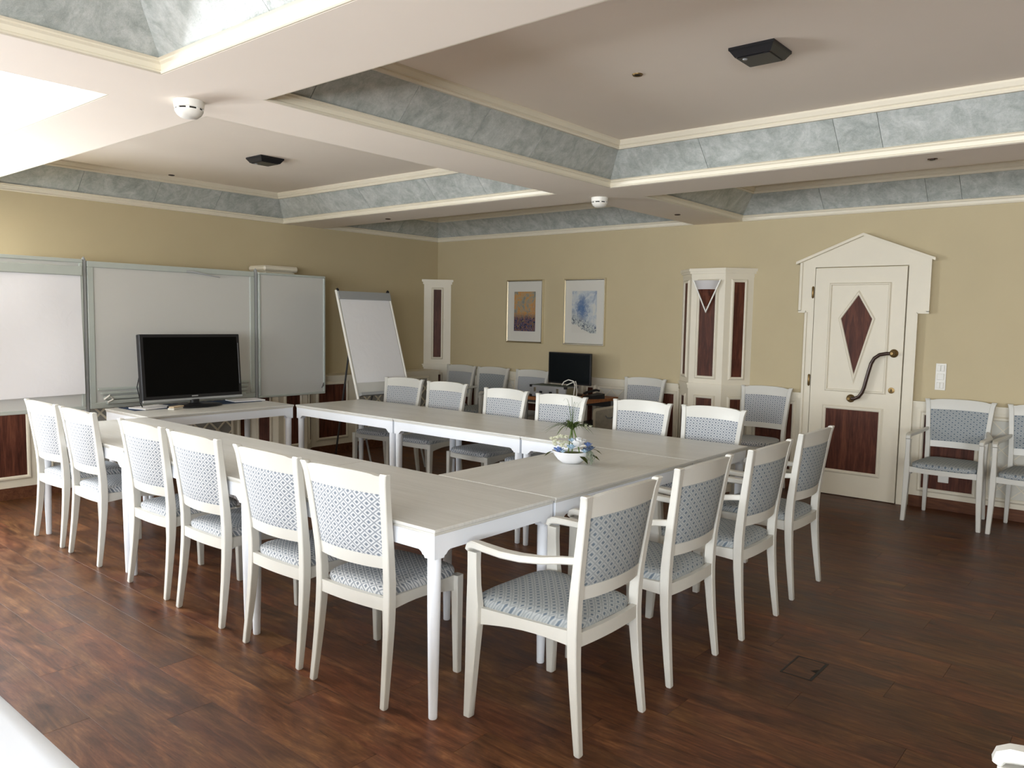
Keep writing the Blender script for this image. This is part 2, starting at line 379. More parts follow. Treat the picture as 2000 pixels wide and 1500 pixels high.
# ceiling: slab, beam grid, coffers with tiles and mouldings
CX = [(XL, -3.775), (-3.285, .40), (.89, XR)]; CY = [(YF, -1.77), (-1.29, 1.63), (2.10, 5.02), (5.50, YB)]
bm = NB(); box(bm, XL - .15, XR + .15, YF - .15, YB + .15, ZC, 3.05)
for a, b_ in ((CX[0][1], CX[1][0]), (CX[1][1], CX[2][0])): box(bm, a, b_, YF, YB, ZB, ZC + .01)
for a, b_ in zip([c[1] for c in CY[:-1]], [c[0] for c in CY[1:]]):
    for c0, c1 in CX: box(bm, c0, c1, a, b_, ZB, ZC + .01)
ceiling = struct(obj('ceiling', bm, M_ceil))
INS, T0, T1 = .185, 2.570, 2.752
def moulding(prof, x0, x1, y0, y1, name):
    """prof: list of (inset, z) closed; four mitred lengths round the rectangle"""
    sides = [((x0, y0), (1, 0), (0, 1), x1 - x0), ((x1, y0), (0, 1), (-1, 0), y1 - y0), ((x1, y1), (-1, 0), (0, -1), x1 - x0), ((x0, y1), (0, -1), (1, 0), y1 - y0)]
    for (px, py), (dx, dy), (nx, ny), L in sides:
        b = NB()
        r0 = [(px + dx * i + nx * i, py + dy * i + ny * i, z) for i, z in prof]
        r1 = [(px + dx * (L - i) + nx * i, py + dy * (L - i) + ny * i, z) for i, z in prof]
        loft(b, [r0, r1]); obj(name, b, M_cream, ceiling)
SEAM = {(1, 2, 'N'): [-2.489, -1.625, -1.379, -.25], (1, 2, 'W'): [2.35, 2.918, 3.48, 4.034, 4.62], (0, 2, 'W'): [2.914, 3.588, 4.203],
        (0, 2, 'N'): [-6.62, -6.0, -5.1, -4.5], (1, 3, 'N'): [-2.50, -1.646, -1.394, -.5], (1, 1, 'N'): [-2.47, -1.2, -.4], (0, 1, 'N'): [-6.3, -4.873, -4.3],
        (0, 3, 'N'): [-7.05, -6.32, -5.62, -4.6], (1, 3, 'W'): [5.95, 6.6]}
for ix, (x0, x1) in enumerate(CX):
    for iy, (y0, y1) in enumerate(CY):
        # lower moulding: fascia with a bead, upper moulding against the slab
        moulding([(0, ZB + .0005), (.008, ZB + .0005), (.014, ZB + .004), (.012, ZB + .012), (.006, ZB + .016), (.010, ZB + .036), (.020, ZB + .043), (.018, ZB + .05), (.030, ZB + .056), (.0, ZB + .056)], x0, x1, y0, y1, 'moulding')
        moulding([(INS - .02, T1 - .006), (INS + .012, T1 - .006), (INS + .018, T1 + .004), (INS + .014, T1 + .014), (INS + .024, T1 + .020), (INS + .034, T1 + .040), (INS + .034, ZC), (INS - .02, ZC)], x0, x1, y0, y1, 'cornice')
        for side, p, d, n_, L in (('S', (x0, y0), (1, 0), (0, 1), x1 - x0), ('N', (x0, y1), (1, 0), (0, -1), x1 - x0), ('W', (x0, y0), (0, 1), (1, 0), y1 - y0), ('E', (x1, y0), (0, 1), (-1, 0), y1 - y0)):
            org = p[0] if d[0] else p[1]
            if (ix, iy, side) in SEAM: cuts = [c - org for c in SEAM[(ix, iy, side)]]
            else:
                cuts = []; c = .45 + random.random() * .3
                while c < L - .3: cuts.append(c); c += random.choice((.56, .62, .86, .62))
            ed = [0] + cuts + [L]
            for a, b_ in zip(ed[:-1], ed[1:]):
                g = .0015
                ta, tb = max(a, INS) + g, min(b_, L - INS) - g
                if tb <= ta + .01: continue
                def P(s, i, z): return (p[0] + d[0] * s + n_[0] * i, p[1] + d[1] * s + n_[1] * i, z)
                q = [P(a + g, .008, T0), P(b_ - g, .008, T0), P(tb, INS, T1), P(ta, INS, T1)]
                th = Vector((-n_[0] * .006, -n_[1] * .006, .006)); jit = random.uniform(-.0006, .0006)
                cen = sum((Vector(v_) for v_ in q), Vector()) / 4
                b = NB(); prism(b, [Vector(v_) - cen + th * jit * 100 for v_ in q], th)
                obj('marble_tile', b, M_marble, ceiling, loc=tuple(cen))
        b = NB()   # dark backing just behind the tiles so the joints read dark
        for p, d, n_, L in (((x0, y0), (1, 0), (0, 1), x1 - x0), ((x0, y1), (1, 0), (0, -1), x1 - x0), ((x0, y0), (0, 1), (1, 0), y1 - y0), ((x1, y0), (0, 1), (-1, 0), y1 - y0)):
            q = [(p[0] + d[0] * s + n_[0] * i, p[1] + d[1] * s + n_[1] * i, z) for s, i, z in ((.004, .0, T0 + .004), (L - .004, .0, T0 + .004), (L - INS, INS - .008, T1 + .006), (INS, INS - .008, T1 + .006))]
            prism(b, q, (-n_[0] * .003, -n_[1] * .003, .003))
        obj('tile_backing', b, M_dkgrey, ceiling)

# ------------------------------------------------------------------ panelling helpers
# a wall plane: f(u, z, d): u along the wall, d out of the wall
def PB(u, z, d): return (u, YB - d, z)            # door wall
def PL(u, z, d): return (XL + d, u, z)            # left wall
def pbox(bm, F, u0, u1, z0, z1, d0, d1):
    pts = [F(u0, z0, d0), F(u1, z0, d0), F(u1, z1, d0), F(u0, z1, d0)]
    v = Vector(F(u0, z0, d1)) - Vector(F(u0, z0, d0)); prism(bm, pts, v)
def frame_ring(bm, F, poly, wd, d0, d1, d2):
    """bevelled moulding round a polygon (u,z) list; widens outward by wd"""
    n = len(poly); cu = sum(p[0] for p in poly) / n; cz = sum(p[1] for p in poly) / n
    def off(k):
        out = []
        for i in range(n):
            p0, p1, p2 = Vector(poly[i - 1]), Vector(poly[i]), Vector(poly[(i + 1) % n])
            e1 = (p1 - p0).normalized(); e2 = (p2 - p1).normalized()
            n1 = Vector((e1.y, -e1.x)); n2 = Vector((e2.y, -e2.x))
            if n1.dot(p1 - Vector((cu, cz))) < 0: n1 = -n1
            if n2.dot(p1 - Vector((cu, cz))) < 0: n2 = -n2
            b = (n1 + n2).normalized(); out.append(p1 + b * (k / max(.25, b.dot(n1))))
        return out
    secs = [(0, d0), (0, d1), (wd * .25, d2), (wd * .6, d2), (wd * .8, d1), (wd, d1 * .5 + d0 * .5), (wd, d0)]
    cols = [[F(q.x, q.y, d) for q in off(k)] for k, d in secs]
    rings = [[cols[j][i] for j in range(len(secs))] for i in range(n)]
    loft(bm, rings, cap=False, closed=True)
def panel(F, parent, u0, u1, z0, z1, d, wood=True, fw=.035):
    b = NB(); pbox(b, F, u0, u1, z0, z1, d - .004, d + .003); obj('dark_panel' if wood else 'panel_board', b, M_wood if wood else M_cream, parent)
    b = NB(); frame_ring(b, F, [(u0, z0), (u1, z0), (u1, z1), (u0, z1)], fw, d, d + .010, d + .016); obj('panel_moulding', b, M_cream, parent)
def lattice(F, parent, u0, u1, z0, z1, d, back, pitch=.16, sw=.018):
    b = NB(); pbox(b, F, u0, u1, z0, z1, d - .004, d + .002); obj('lattice_board', b, back, parent)
    b = NB(); frame_ring(b, F, [(u0, z0), (u1, z0), (u1, z1), (u0, z1)], .035, d, d + .010, d + .016); obj('panel_moulding', b, M_cream, parent)
    H = z1 - z0; n0 = int(-(H) / pitch) - 1
    for sgn in (1, -1):
        k = u0 - H
        while k < u1 + H:
            # slat centre line: u = k + sgn*(z-z0) (+H for the falling ones), clipped to the panel
            pts = []
            for z in (z0, z1):
                pts.append((k + (z - z0) if sgn > 0 else k + H - (z - z0), z))
            (ua, za), (ub, zb) = pts
            def clip(ua, za, ub, zb):
                t0, t1 = 0.0, 1.0; du = ub - ua
                for lim, s in ((u0, 1), (u1, -1)):
                    fa, fb = s * (ua - lim), s * (ub - lim)
                    if fa < 0 and fb < 0: return None
                    if fa < 0: t0 = max(t0, fa / (fa - fb))
                    if fb < 0: t1 = min(t1, fa / (fa - fb))
                if t1 - t0 < .04: return None
                return (ua + du * t0, za + (zb - za) * t0, ua + du * t1, za + (zb - za) * t1)
            c = clip(ua, za, ub, zb)
            if c:
                a = Vector((c[0], c[1])); e = Vector((c[2], c[3])); n_ = (e - a).normalized(); n_ = Vector((-n_.y, n_.x)) * sw / 2
                q = [a - n_, e - n_, e + n_, a + n_]; dd = d + (.006 if sgn > 0 else .009)
                b = NB(); pts3 = [F(v_.x, v_.y, d + .001) for v_ in q]; prism(b, pts3, Vector(F(0, 0, dd)) - Vector(F(0, 0, d)))
                obj('lattice_slat', b, M_cream, parent)
            k += pitch

# ---- door wall wainscot
def wains(F, parent, u0, u1, d, ztop):
    b = NB(); pbox(b, F, u0, u1, .095, ztop - .045, 0, d); obj('wainscot_board', b, M_cream, parent)
    b = NB(); pbox(b, F, u0, u1, ztop - .052, ztop - .012, 0, d + .014); pbox(b, F, u0, u1, ztop - .012, ztop, 0, d + .028); pbox(b, F, u0, u1, ztop - .075, ztop - .062, d - .001, d + .006); obj('chair_rail', b, M_cream, parent)
for u0, u1 in ((-7.23, -3.885), (-3.14, -2.60), (-1.675, XR)): wains(PB, wall_back, u0, u1, .02, .905)
for a, b_ in ((-7.02, -6.76), (-5.98, -5.62), (-5.02, -4.95), (-4.32, -3.94), (-3.05, -2.70), (-1.57, -1.187), (-.32, .06), (1.1, 1.5)): panel(PB, wall_back, a, b_, .17, .79, .02)
for a, b_ in ((-6.64, -6.10), (-5.52, -5.12), (-4.86, -4.44), (-1.075, -.44), (.2, .95)): lattice(PB, wall_back, a, b_, .17, .79, .02, M_lat, .155, .008)
b = NB()
for u0, u1 in ((-7.2, -3.885), (-3.14, -2.61), (-1.66, XR)): pbox(b, PB, u0, u1, 0, .095, 0, .026)
struct(obj('baseboard_back', b, M_skirt))
# ---- left wall ledge
dl = XW - XL
b = NB(); pbox(b, PL, YF, 7.10, .095, .83, 0, dl); obj('wainscot_board', b, M_cream, wall_left)
b = NB(); pbox(b, PL, YF, 7.10, .822, .862, 0, dl + .014); pbox(b, PL, YF, 7.10, .862, .875, 0, dl + .028); obj('ledge', b, M_cream, wall_left)
for a, b_ in ((1.72, 2.36), (4.30, 4.375), (5.255, 5.63), (-.6, 0.0)): panel(PL, wall_left, a, b_, .19, .775, dl)
lattice(PL, wall_left, 2.56, 4.20, .19, .775, dl, M_latg, .17, .016)
lattice(PL, wall_left, 5.80, 6.90, .19, .775, dl, M_latg, .17, .016)
lattice(PL, wall_left, .2, 1.5, .19, .775, dl, M_latg, .17, .016)
b = NB(); pbox(b, PL, YF, 7.0, 0, .095, 0, dl + .006); struct(obj('baseboard_left', b, M_skirt))
b = NB(); box(b, XR - .02, XR, YF, YB, 0, .095); struct(obj('baseboard_right', b, M_skirt))

# ---- half octagonal pilasters
def pilaster(org, ax, hw, dp, ztop, zmid, label, faces_wood, upback=0.0):
    """org: point on the wall line, ax: angle of the outward normal; hw half width of front face, dp depth"""
    t_ = thing('wall_pilaster', label, 'column', org, ax)
    # local frame: +y outwards from the wall, x along
    def poly(e, back): return [(-hw - dp - e, -back), (-hw - dp - e, 0) if back else (-hw - dp - e, 0.0), (-hw - e * .41, dp + e), (hw + e * .41, dp + e), (hw + dp + e, 0), (hw + dp + e, -back)]
    def ring(bm, e, z0, z1, back=upback):
        p = [q for q in poly(e, back)]
        if not back: p = [p[1], p[2], p[3], p[4]]
        prism(bm, [(x, y, z0) for x, y in p], (0, 0, z1 - z0))
    b = NB(); ring(b, 0, .09, ztop - .05); obj('shaft', b, M_cream, t_)
    b = NB(); ring(b, .004, ztop - .085, ztop - .05); ring(b, .022, ztop - .05, ztop - .028); ring(b, .034, ztop - .028, ztop); obj('cap', b, M_cream, t_)
    b = NB(); ring(b, .010, zmid - .045, zmid - .012); ring(b, .020, zmid - .012, zmid + .008); obj('band', b, M_cream, t_)
    b = NB(); ring(b, .006, 0, .095); obj('plinth', b, M_skirt, t_)
    s2 = math.sqrt(.5)
    def face(c, tx, nx, w2):
        def F(u, z, d): return (c[0] + tx[0] * u + nx[0] * d, c[1] + tx[1] * u + nx[1] * d, z)
        for z0, z1 in ((zmid + .085, ztop - .135), (.20, zmid - .135)):
            if z1 - z0 < .05: continue
            panel(F, t_, -w2, w2, z0, z1, .0, True, .030)
    face((0, dp), (1, 0), (0, 1), faces_wood[0])
    face((hw + dp / 2, dp / 2), (s2, -s2), (s2, s2), faces_wood[1])
    face((-hw - dp / 2, dp / 2), (s2, s2), (-s2, s2), faces_wood[1])
    return t_
pilaster((-3.513, YB, 0), PI, .177, .20, 2.065, .93, 'cream half-octagonal pilaster with dark wood panels and a wall lamp, beside the door', (.082, .052))
lp_ = pilaster((-7.17, 4.79, 0), -PI / 2, .175, .20, .94, .93, 'cream pilaster on the left wall, mostly hidden behind the whiteboard wing', (.082, .052), .28)
b = NB(); box(b, -.16, .16, -.285, -.03, .93, 1.95, .004); obj('upper_shaft', b, M_cream, lp_)
b = NB(); box(b, -.175, .175, -.288, -.015, 1.95, 1.985, .004); box(b, -.205, .205, -.289, .012, 1.99, 2.045, .016); box(b, -.16, .16, -.286, -.03, 1.98, 1.995); obj('upper_cap', b, M_cream, lp_)
# corner pilaster: one diagonal face
tcp = thing('wall_pilaster', 'narrow cream corner pilaster with one tall dark wood strip', 'column', (-7.46, 7.36, 0), 0)
def cpr(bm, a, z0, z1): prism(bm, [(.0, 0, z0), (a, 0, z0), (0, -a, z0)], (0, 0, z1 - z0))
b = NB(); cpr(b, .245, .09, 1.99); obj('shaft', b, M_cream, tcp)
b = NB(); cpr(b, .265, 1.97, 2.0); cpr(b, .285, 2.0, 2.03); obj('cap', b, M_cream, tcp)
b = NB(); cpr(b, .26, .90, .925); cpr(b, .275, .925, .94); obj('band', b, M_cream, tcp)
b = NB(); cpr(b, .25, 0, .09); obj('plinth', b, M_skirt, tcp)
s2 = math.sqrt(.5)
def FC(u, z, d): return (.1225 + s2 * u + s2 * d, -.1225 + s2 * u - s2 * d, z)
panel(FC, tcp, -.048, .048, 1.03, 1.90, 0, True, .028); panel(FC, tcp, -.048, .048, .2, .80, 0, True, .028)

# ---- door
b = NB()
DF = [(-2.60, 0), (-2.535, 0), (-2.535, 2.055), (-1.753, 2.055), (-1.753, 0), (-1.675, 0), (-1.675, 1.655), (-1.585, 1.655), (-1.585, 2.10), (-2.128, 2.325), (-2.672, 2.10), (-2.672, 1.655), (-2.60, 1.655)]
# lintel + jambs in convex bits
for poly in ([(-2.60, 0), (-2.535, 0), (-2.535, 2.055), (-2.60, 2.055)], [(-1.753, 0), (-1.675, 0), (-1.675, 2.055), (-1.753, 2.055)], [(-2.662, 1.655), (-2.60, 1.655), (-2.60, 2.055), (-2.662, 2.055)],
             [(-1.675, 1.655), (-1.588, 1.655), (-1.588, 2.055), (-1.675, 2.055)], [(-2.662, 2.055), (-1.588, 2.055), (-1.588, 2.105), (-2.128, 2.325), (-2.662, 2.105)]):
    prism(b, [PB(u, z, 0) for u, z in poly], (0, -.052, 0))
door = struct(obj('door_1', b, M_cream))
b = NB()
for (ua, za), (ub, zb) in (((-2.705, 2.085), (-2.128, 2.318)), ((-1.548, 2.085), (-2.128, 2.318))):
    prism(b, [PB(ua, za, 0), PB(ub, zb, 0), PB(ub, zb + .024, 0), PB(ua, za + .024, 0)], (0, -.085, 0))
obj('gable_moulding', b, M_cream, door)
b = NB()   # raised edge following the surround
for u0, u1, z0, z1 in ((-2.672, -2.650, 1.66, 2.10), (-1.600, -1.578, 1.66, 2.10), (-2.672, -2.606, 1.645, 1.665), (-1.669, -1.578, 1.645, 1.665), (-2.612, -2.592, 0, 1.65), (-1.683, -1.663, 0, 1.65)):
    pbox(b, PB, u0, u1, z0, z1, .045, .064)
obj('frame_edge', b, M_cream, door)
b = NB(); pbox(b, PB, -2.525, -1.760, .006, 2.045, .028, .066); leaf = obj('door_leaf', b, M_cream, door)
bmod = NB(); frame_ring(bmod, PB, [(-2.375, .965), (-1.900, .965), (-1.900, 1.890), (-2.375, 1.890)], .022, .066, .074, .080); obj('panel_moulding', bmod, M_cream, leaf)
kite = [(-2.151, 1.106), (-2.021, 1.594), (-2.143, 1.802), (-2.282, 1.594)]
b = NB(); prism(b, [PB(u, z, .064) for u, z in kite], (0, -.005, 0)); obj('kite_panel', b, M_wood, leaf)
b = NB(); frame_ring(b, PB, kite, .024, .066, .072, .078); obj('kite_moulding', b, M_cream, leaf)
b = NB(); pbox(b, PB, -2.376, -1.925, .238, .785, .064, .069); obj('dark_panel', b, M_wood, leaf)
b = NB(); frame_ring(b, PB, [(-2.376, .238), (-1.925, .238), (-1.925, .785), (-2.376, .785)], .034, .066, .074, .080); obj('panel_moulding', b, M_cream, leaf)
hp = [(-1.83, 1.302), (-1.875, 1.300), (-1.93, 1.288), (-1.972, 1.255), (-1.995, 1.21), (-2.01, 1.15), (-2.028, 1.07), (-2.042, 1.0), (-2.058, .95), (-2.085, .91), (-2.12, .893), (-2.165, .889)]
b = NB(); tube(b, [PB(u, z, .066 + (.055 if 0 < i < len(hp) - 1 else .05)) for i, (u, z) in enumerate(hp)], [.013] + [.016] * (len(hp) - 2) + [.013], 12); hd = obj('handle_bar', b, M_dkbar, leaf, True)
for u, z in ((-1.83, 1.302), (-2.165, .889)):
    b = NB(); loft(b, [[PB(u + r * math.cos(2 * PI * j / 20), z + r * math.sin(2 * PI * j / 20), d) for j in range(20)] for r, d in ((.036, .066), (.036, .074), (.026, .082), (.019, .090), (.019, .135), (.012, .142))])
    obj('handle_rose', b, M_bronze, leaf, True)
b = NB(); loft(b, [[PB(-1.834 + r * math.cos(2 * PI * j / 20), .982 + r * math.sin(2 * PI * j / 20), d) for j in range(20)] for r, d in ((.026, .066), (.026, .072), (.012, .074))]); lk = obj('lock', b, M_bronze, leaf, True)
b = NB(); pbox(b, PB, -1.838, -1.830, .970, .994, .073, .0745); obj('keyhole', b, M_dark, lk)
for z in (1.83, 1.03, .25):
    b = NB(); tube(b, [PB(-2.543, z - .055, .07), PB(-2.543, z - .045, .07), PB(-2.543, z + .045, .07), PB(-2.543, z + .055, .07)], [.003, .010, .010, .003], 10); obj('hinge', b, M_bronze, door, True)

# light switches: three in one plate
sw = thing('light_switches', 'cream column of three light switches beside the door', 'light switch', (-1.472, YB, 1.12))
b = NB(); box(b, -.040, .040, -.010, 0, -.112, .112, .003); obj('cover_plate', b, M_plasticw, sw)
for i in (-1, 0, 1):
    for k in ((-1, 1) if i else (0,)):
        b = NB(); w_ = .0125 if k else .026; box(b, k * .014 - w_, k * .014 + w_, -.018, -.009, i * .072 - .026, i * .072 + .026, .003); obj('rocker', b, M_plasticw, sw)
sk = thing('wall_socket', 'small cream wall socket low on the panel behind the armchair', 'socket', (-1.40, YB - .02, .265))
b = NB(); box(b, -.04, .04, -.014, 0, -.03, .03, .003); pl_ = obj('cover_plate', b, M_plasticw, sk); sk.location.y = YB - .0235

# ------------------------------------------------------------------ wall lamp on the pilaster
lp = thing('wall_lamp', 'V-shaped wall lamp with dark wood point and frosted top', 'lamp', (-3.513, YB - .205, 1.66))
# local: -y out, z up; apex at z=0
b = NB(); prism(b, [(0, 0, .06), (.04, 0, .22), (-.04, 0, .22)], (0, -.03, 0)); obj('bracket', b, M_dkgrey, lp)
def vshell(h0, h1, w0, w1, th, dep):
    b = NB(); rings = []
    for h, wd in ((h0, w0), ((h0 + h1) / 2, (w0 + w1) / 2), (h1, w1)):
        r = []
        N = 12
        for j in range(N + 1):
            a = -1 + 2 * j / N; r.append((wd * a, -.03 - dep * (wd / .13) * (1 - a * a) ** .6 if abs(a) < 1 else -.03, h))
        for j in range(N, -1, -1):
            a = -1 + 2 * j / N; q = r[j]; r.append((q[0] * .96, q[1] + th, h))
        rings.append(r)
    loft(b, rings); return b
obj('lamp_point', vshell(.035, .20, .016, .092, .006, .075), M_wood, lp, True)
obj('frosted_shade', vshell(.20, .285, .093, .133, .006, .080), M_frost, lp, True)
for s in (-1, 1):
    b = NB(); prism(b, [(s * .002, -.034, .0), (s * .135, -.034, .29), (s * .148, -.034, .29), (s * .0, -.034, -.028)], (0, .012, 0)); obj('side_edge', b, M_plasticw, lp)

# ------------------------------------------------------------------ framed prints
for i, (u0, u1, a0, a1, lab) in enumerate(((-6.25, -5.69, -6.133, -5.806, 'silver framed orange and blue watercolour, left of the two pictures'), (-5.388, -4.822, -5.276, -4.939, 'silver framed pale blue watercolour, right of the two pictures'))):
    cz = 1.633; cx = (u0 + u1) / 2
    p = thing('framed_picture', lab, 'picture', (cx, YB, cz), 0, 'framed watercolours above the desk')
    hw, hh = (u1 - u0) / 2, .378
    b = NB(); rings = []
    secs = [(0, 0), (0, .018), (.006, .026), (.014, .026), (.022, .018), (.022, .008)]
    corners = [(-1, -1), (1, -1), (1, 1), (-1, 1)]
    for sx, sz in corners: rings.append([(sx * (hw - k), -d, sz * (hh - k)) for k, d in secs])
    loft(b, rings, cap=False, closed=True); obj('frame', b, M_silver, p)
    b = NB(); box(b, -hw + .015, hw - .015, -.010, -.002, -hh + .015, hh - .015); mt = obj('picture_mat', b, M_matte, p)
    b = NB(); box(b, -(a1 - a0) / 2, (a1 - a0) / 2, -.0115, -.0102, -.236, .236); o = obj('print', b, M_print[i], mt); o.location = ((a0 + a1) / 2 - cx, 0, .0)

# ------------------------------------------------------------------ ceiling fittings
sd = thing('smoke_detector', 'white smoke detector on the near beam crossing', 'smoke detector', (-3.585, 1.905, ZB), 0, 'smoke detectors')
b = NB(); lathe(b, [(.068, 0), (.068, -.012), (.066, -.030), (.062, -.034)], n=32); obj('base', b, M_plasticw, sd, True)
b = NB(); lathe(b, [(.058, -.034), (.058, -.042)], n=32); obj('slot_core', b, M_dark, sd)
b = NB()
for j in range(8):
    a0, a1 = j * PI / 4 + .30, (j + 1) * PI / 4 + .10
    b_in = [(r * math.cos(a), r * math.sin(a)) for a, r in ((a1 - .02, .050), (a1 - .02, .064), (a1 + .22, .064), (a1 + .22, .050))]
    prism(b, [(x, y, -.043) for x, y in b_in], (0, 0, .010))
obj('spacer_ribs', b, M_plasticw, sd)
b = NB(); lathe(b, [(.064, -.042), (.063, -.046), (.054, -.062), (.040, -.073), (.020, -.078), (.001, -.079)], n=32); obj('dome', b, M_plasticw, sd, True)
dup(sd, (-3.60, 5.36, ZB), .5, 'white smoke detector on the far beam crossing')
cb = thing('ceiling_unit', 'black square ceiling unit in the large near right coffer', 'projector mount', (-1.56, 3.62, ZC), 0, 'black square ceiling units')
b = NB(); loft(b, [[(sx * h, sy * h, z) for sx, sy in ((-1, -1), (1, -1), (1, 1), (-1, 1))] for h, z in ((.108, 0), (.108, -.012), (.102, -.018), (.085, -.042))]); obj('housing', b, M_black, cb)
b = NB(); box(b, -.078, .078, -.078, .078, -.046, -.041, .002); fp = obj('face_plate', b, M_black, cb)
b = NB(); lathe(b, [(.012, -.046), (.010, -.050), (.001, -.051)], -.05, -.05, 0, 12); obj('sensor_eye', b, M_grey, fp)
dup(cb, (-5.755, 3.70, ZC), 0, 'black square ceiling unit in the left coffer above the television')
for i, (x, y, z, lab) in enumerate(((-2.205, 3.60, ZC, 'brass ringed spot recess in the large near coffer'), (-7.17, 3.63, ZC, 'dark spot recess in the left coffer near the wall'), (-6.12, 5.33, ZB, 'dark spot recess in the beam above the flip chart'), (-3.555, 6.57, ZB, 'dark spot recess in the beam near the door wall'), (-1.155, 5.20, ZB, 'dark spot recess in the beam in front of the door'))):
    q = thing('spot_recess', lab, 'ceiling light', (x, y, z), 0, 'spot recesses in the ceiling')
    b = NB(); rr = [(.016, 0), (.016, -.004), (.025, -.006), (.028, -.001), (.028, 0)]
    loft(b, [[(r * math.cos(2 * PI * j / 20), r * math.sin(2 * PI * j / 20), zz) for r, zz in rr] for j in range(20)], cap=False, closed=True); obj('ring', b, M_bronze if i == 0 else M_dkbar, q, True)
    b = NB(); lathe(b, [(.0165, -.001), (.0165, -.0035)], n=16); obj('recess', b, M_dark, q)

# ------------------------------------------------------------------ conference tables
def make_table(L, W, label, loc, rz=0):
    t_ = thing('conference_table', label, 'table', loc, rz, 'white tables in a hollow square')
    hl, hw = L / 2, W / 2
    b = NB(); box(b, -hl, hl, -hw, hw, .7365, .75, .0022)
    top = obj('tabletop', b, M_top, t_)
    b = NB(); box(b, -hl + .005, hl - .005, -hw + .005, hw - .005, .725, .737, .002); obj('edge_moulding', b, M_chair, top)
    # aprons: rails whose ends drop in an ogee bracket to the leg block
    b = NB(); th = .02; i0 = .008
    def prof(h):
        k = h - i0; zt, zl, zb = .726, .66, .634
        return [(-k, zt), (-k, zb), (-k + .052, zb), (-k + .056, zb + .007), (-k + .064, zb + .010), (-k + .072, zb + .020), (-k + .084, zl), (k - .084, zl), (k - .072, zb + .020), (k - .064, zb + .010), (k - .056, zb + .007), (k - .052, zb), (k, zb), (k, zt)]
    for s in (-1, 1):
        y0 = s * (hw - i0); prism(b, [(x, y0, z) for x, z in prof(hl)], (0, -s * th, 0))
    pw_ = prof(hw); e_ = hw - i0 - th - .0002
    pw_ = [(max(-e_, min(e_, y_)), z) for y_, z in pw_]
    for s in (-1, 1):
        x0 = s * (hl - i0); prism(b, [(x0, y_, z) for y_, z in pw_][::-1], (-s * th, 0, 0))
    obj('apron', b, M_white, t_)
    for sx in (-1, 1):
        for sy in (-1, 1):
            cx, cy = sx * (hl - i0 - .028), sy * (hw - i0 - .028)
            b = NB(); lathe(b, [(.016, 0), (.0175, .004), (.0175, .02), (.021, .18), (.0255, .45), (.0268, .60), (.0268, .634)], cx, cy, 0, 20)
            box(b, cx - .0265, cx + .0265, cy - .0265, cy + .0265, .632, .7255)
            obj('leg', b, M_white, t_, True)
    return t_
LN, WN = 1.284, .745
xc = [-2.05 - (LN + .002) * (k + .5) for k in range(3)]
labs = ['near right corner table at the front of the square', 'middle table of the near row behind chair backs', 'leftmost table of the near row, by the whiteboard']
for k in range(3): make_table(LN, WN, 'white conference table, ' + labs[k], (xc[k], 2.02 + WN / 2, 0))
labs = ['far right corner table of the square, nearest the door', 'middle table of the far row', 'left table of the far row, by the flip chart']
for k in range(3): make_table(LN, WN, 'white conference table, ' + labs[k], (xc[k], 4.083 + WN / 2, 0))
make_table(1.310, .74, 'white conference table carrying the flower bowl', (-2.05 - .37, 3.4240, 0), PI / 2)
make_table(1.305, .735, 'white conference table carrying the television', (-5.915 - .3675, 3.4240, 0), PI / 2)

# ------------------------------------------------------------------ chairs
def interp(tab, z):
    for (a, va), (b_, vb) in zip(tab[:-1], tab[1:]):
        if z <= b_: return va + (vb - va) * (z - a) / (b_ - a)
    return tab[-1][1]
PR = [(0, 0), (.10, .010), (.22, .021), (.36, .030), (.46, .032), (.56, .027), (.67, .015), (.80, -.002), (.90, -.016), (.95, -.026)]   # rear edge y
PD = [(0, .025), (.22, .034), (.40, .042), (.50, .042), (.67, .036), (.90, .030), (.95, .028)]
PXs = [(0, .211), (.25, .203), (.42, .199), (.56, .2005), (.80, .215), (.90, .2235), (.925, .229), (.95, .237)]
PW = [(0, .027), (.40, .036), (.80, .034), (.92, .035), (.95, .040)]
def yc(z): return interp(PR, z) + interp(PD, z) / 2
def bowed(zb, zt, hwf, th, bow, nx=14, nz=5, pil=0.0, inset=0.0):
    """slab between the posts bowed to the rear; zb, zt functions of s in -1..1"""
    bm = NB(); uvl = bm.loops.layers.uv.new('UVMap'); F_, B_ = [], []
    for side, st in ((1, F_), (-1, B_)):
        for j in range(nz + 1):
            r = []
            for i in range(nx + 1):
                s = -1 + 2 * i / nx; z = zb(s) + (zt(s) - zb(s)) * j / nz; tt = -1 + 2 * j / nz
                x = s * hwf(z); e = pil * (1 - s ** 6) * (1 - tt ** 6)
                y = yc(z) - bow * (1 - s * s) + side * (th / 2 + e)
                r.append(bm.verts.new((x, y, z)))
            st.append(r)
    fs = []
    for j in range(nz):
        for i in range(nx):
            fs.append(bm.faces.new((F_[j][i], F_[j][i + 1], F_[j + 1][i + 1], F_[j + 1][i])))
            fs.append(bm.faces.new((B_[j][i], B_[j + 1][i], B_[j + 1][i + 1], B_[j][i + 1])))
    for i in range(nx):
        for j in (0, nz): fs.append(bm.faces.new((F_[j][i], B_[j][i], B_[j][i + 1], F_[j][i + 1])))
    for j in range(nz):
        for i in (0, nx): fs.append(bm.faces.new((F_[j][i], F_[j + 1][i], B_[j + 1][i], B_[j][i])))
    for f in fs:
        for l in f.loops: l[uvl].uv = (l.vert.co.x, l.vert.co.z)
    return bm
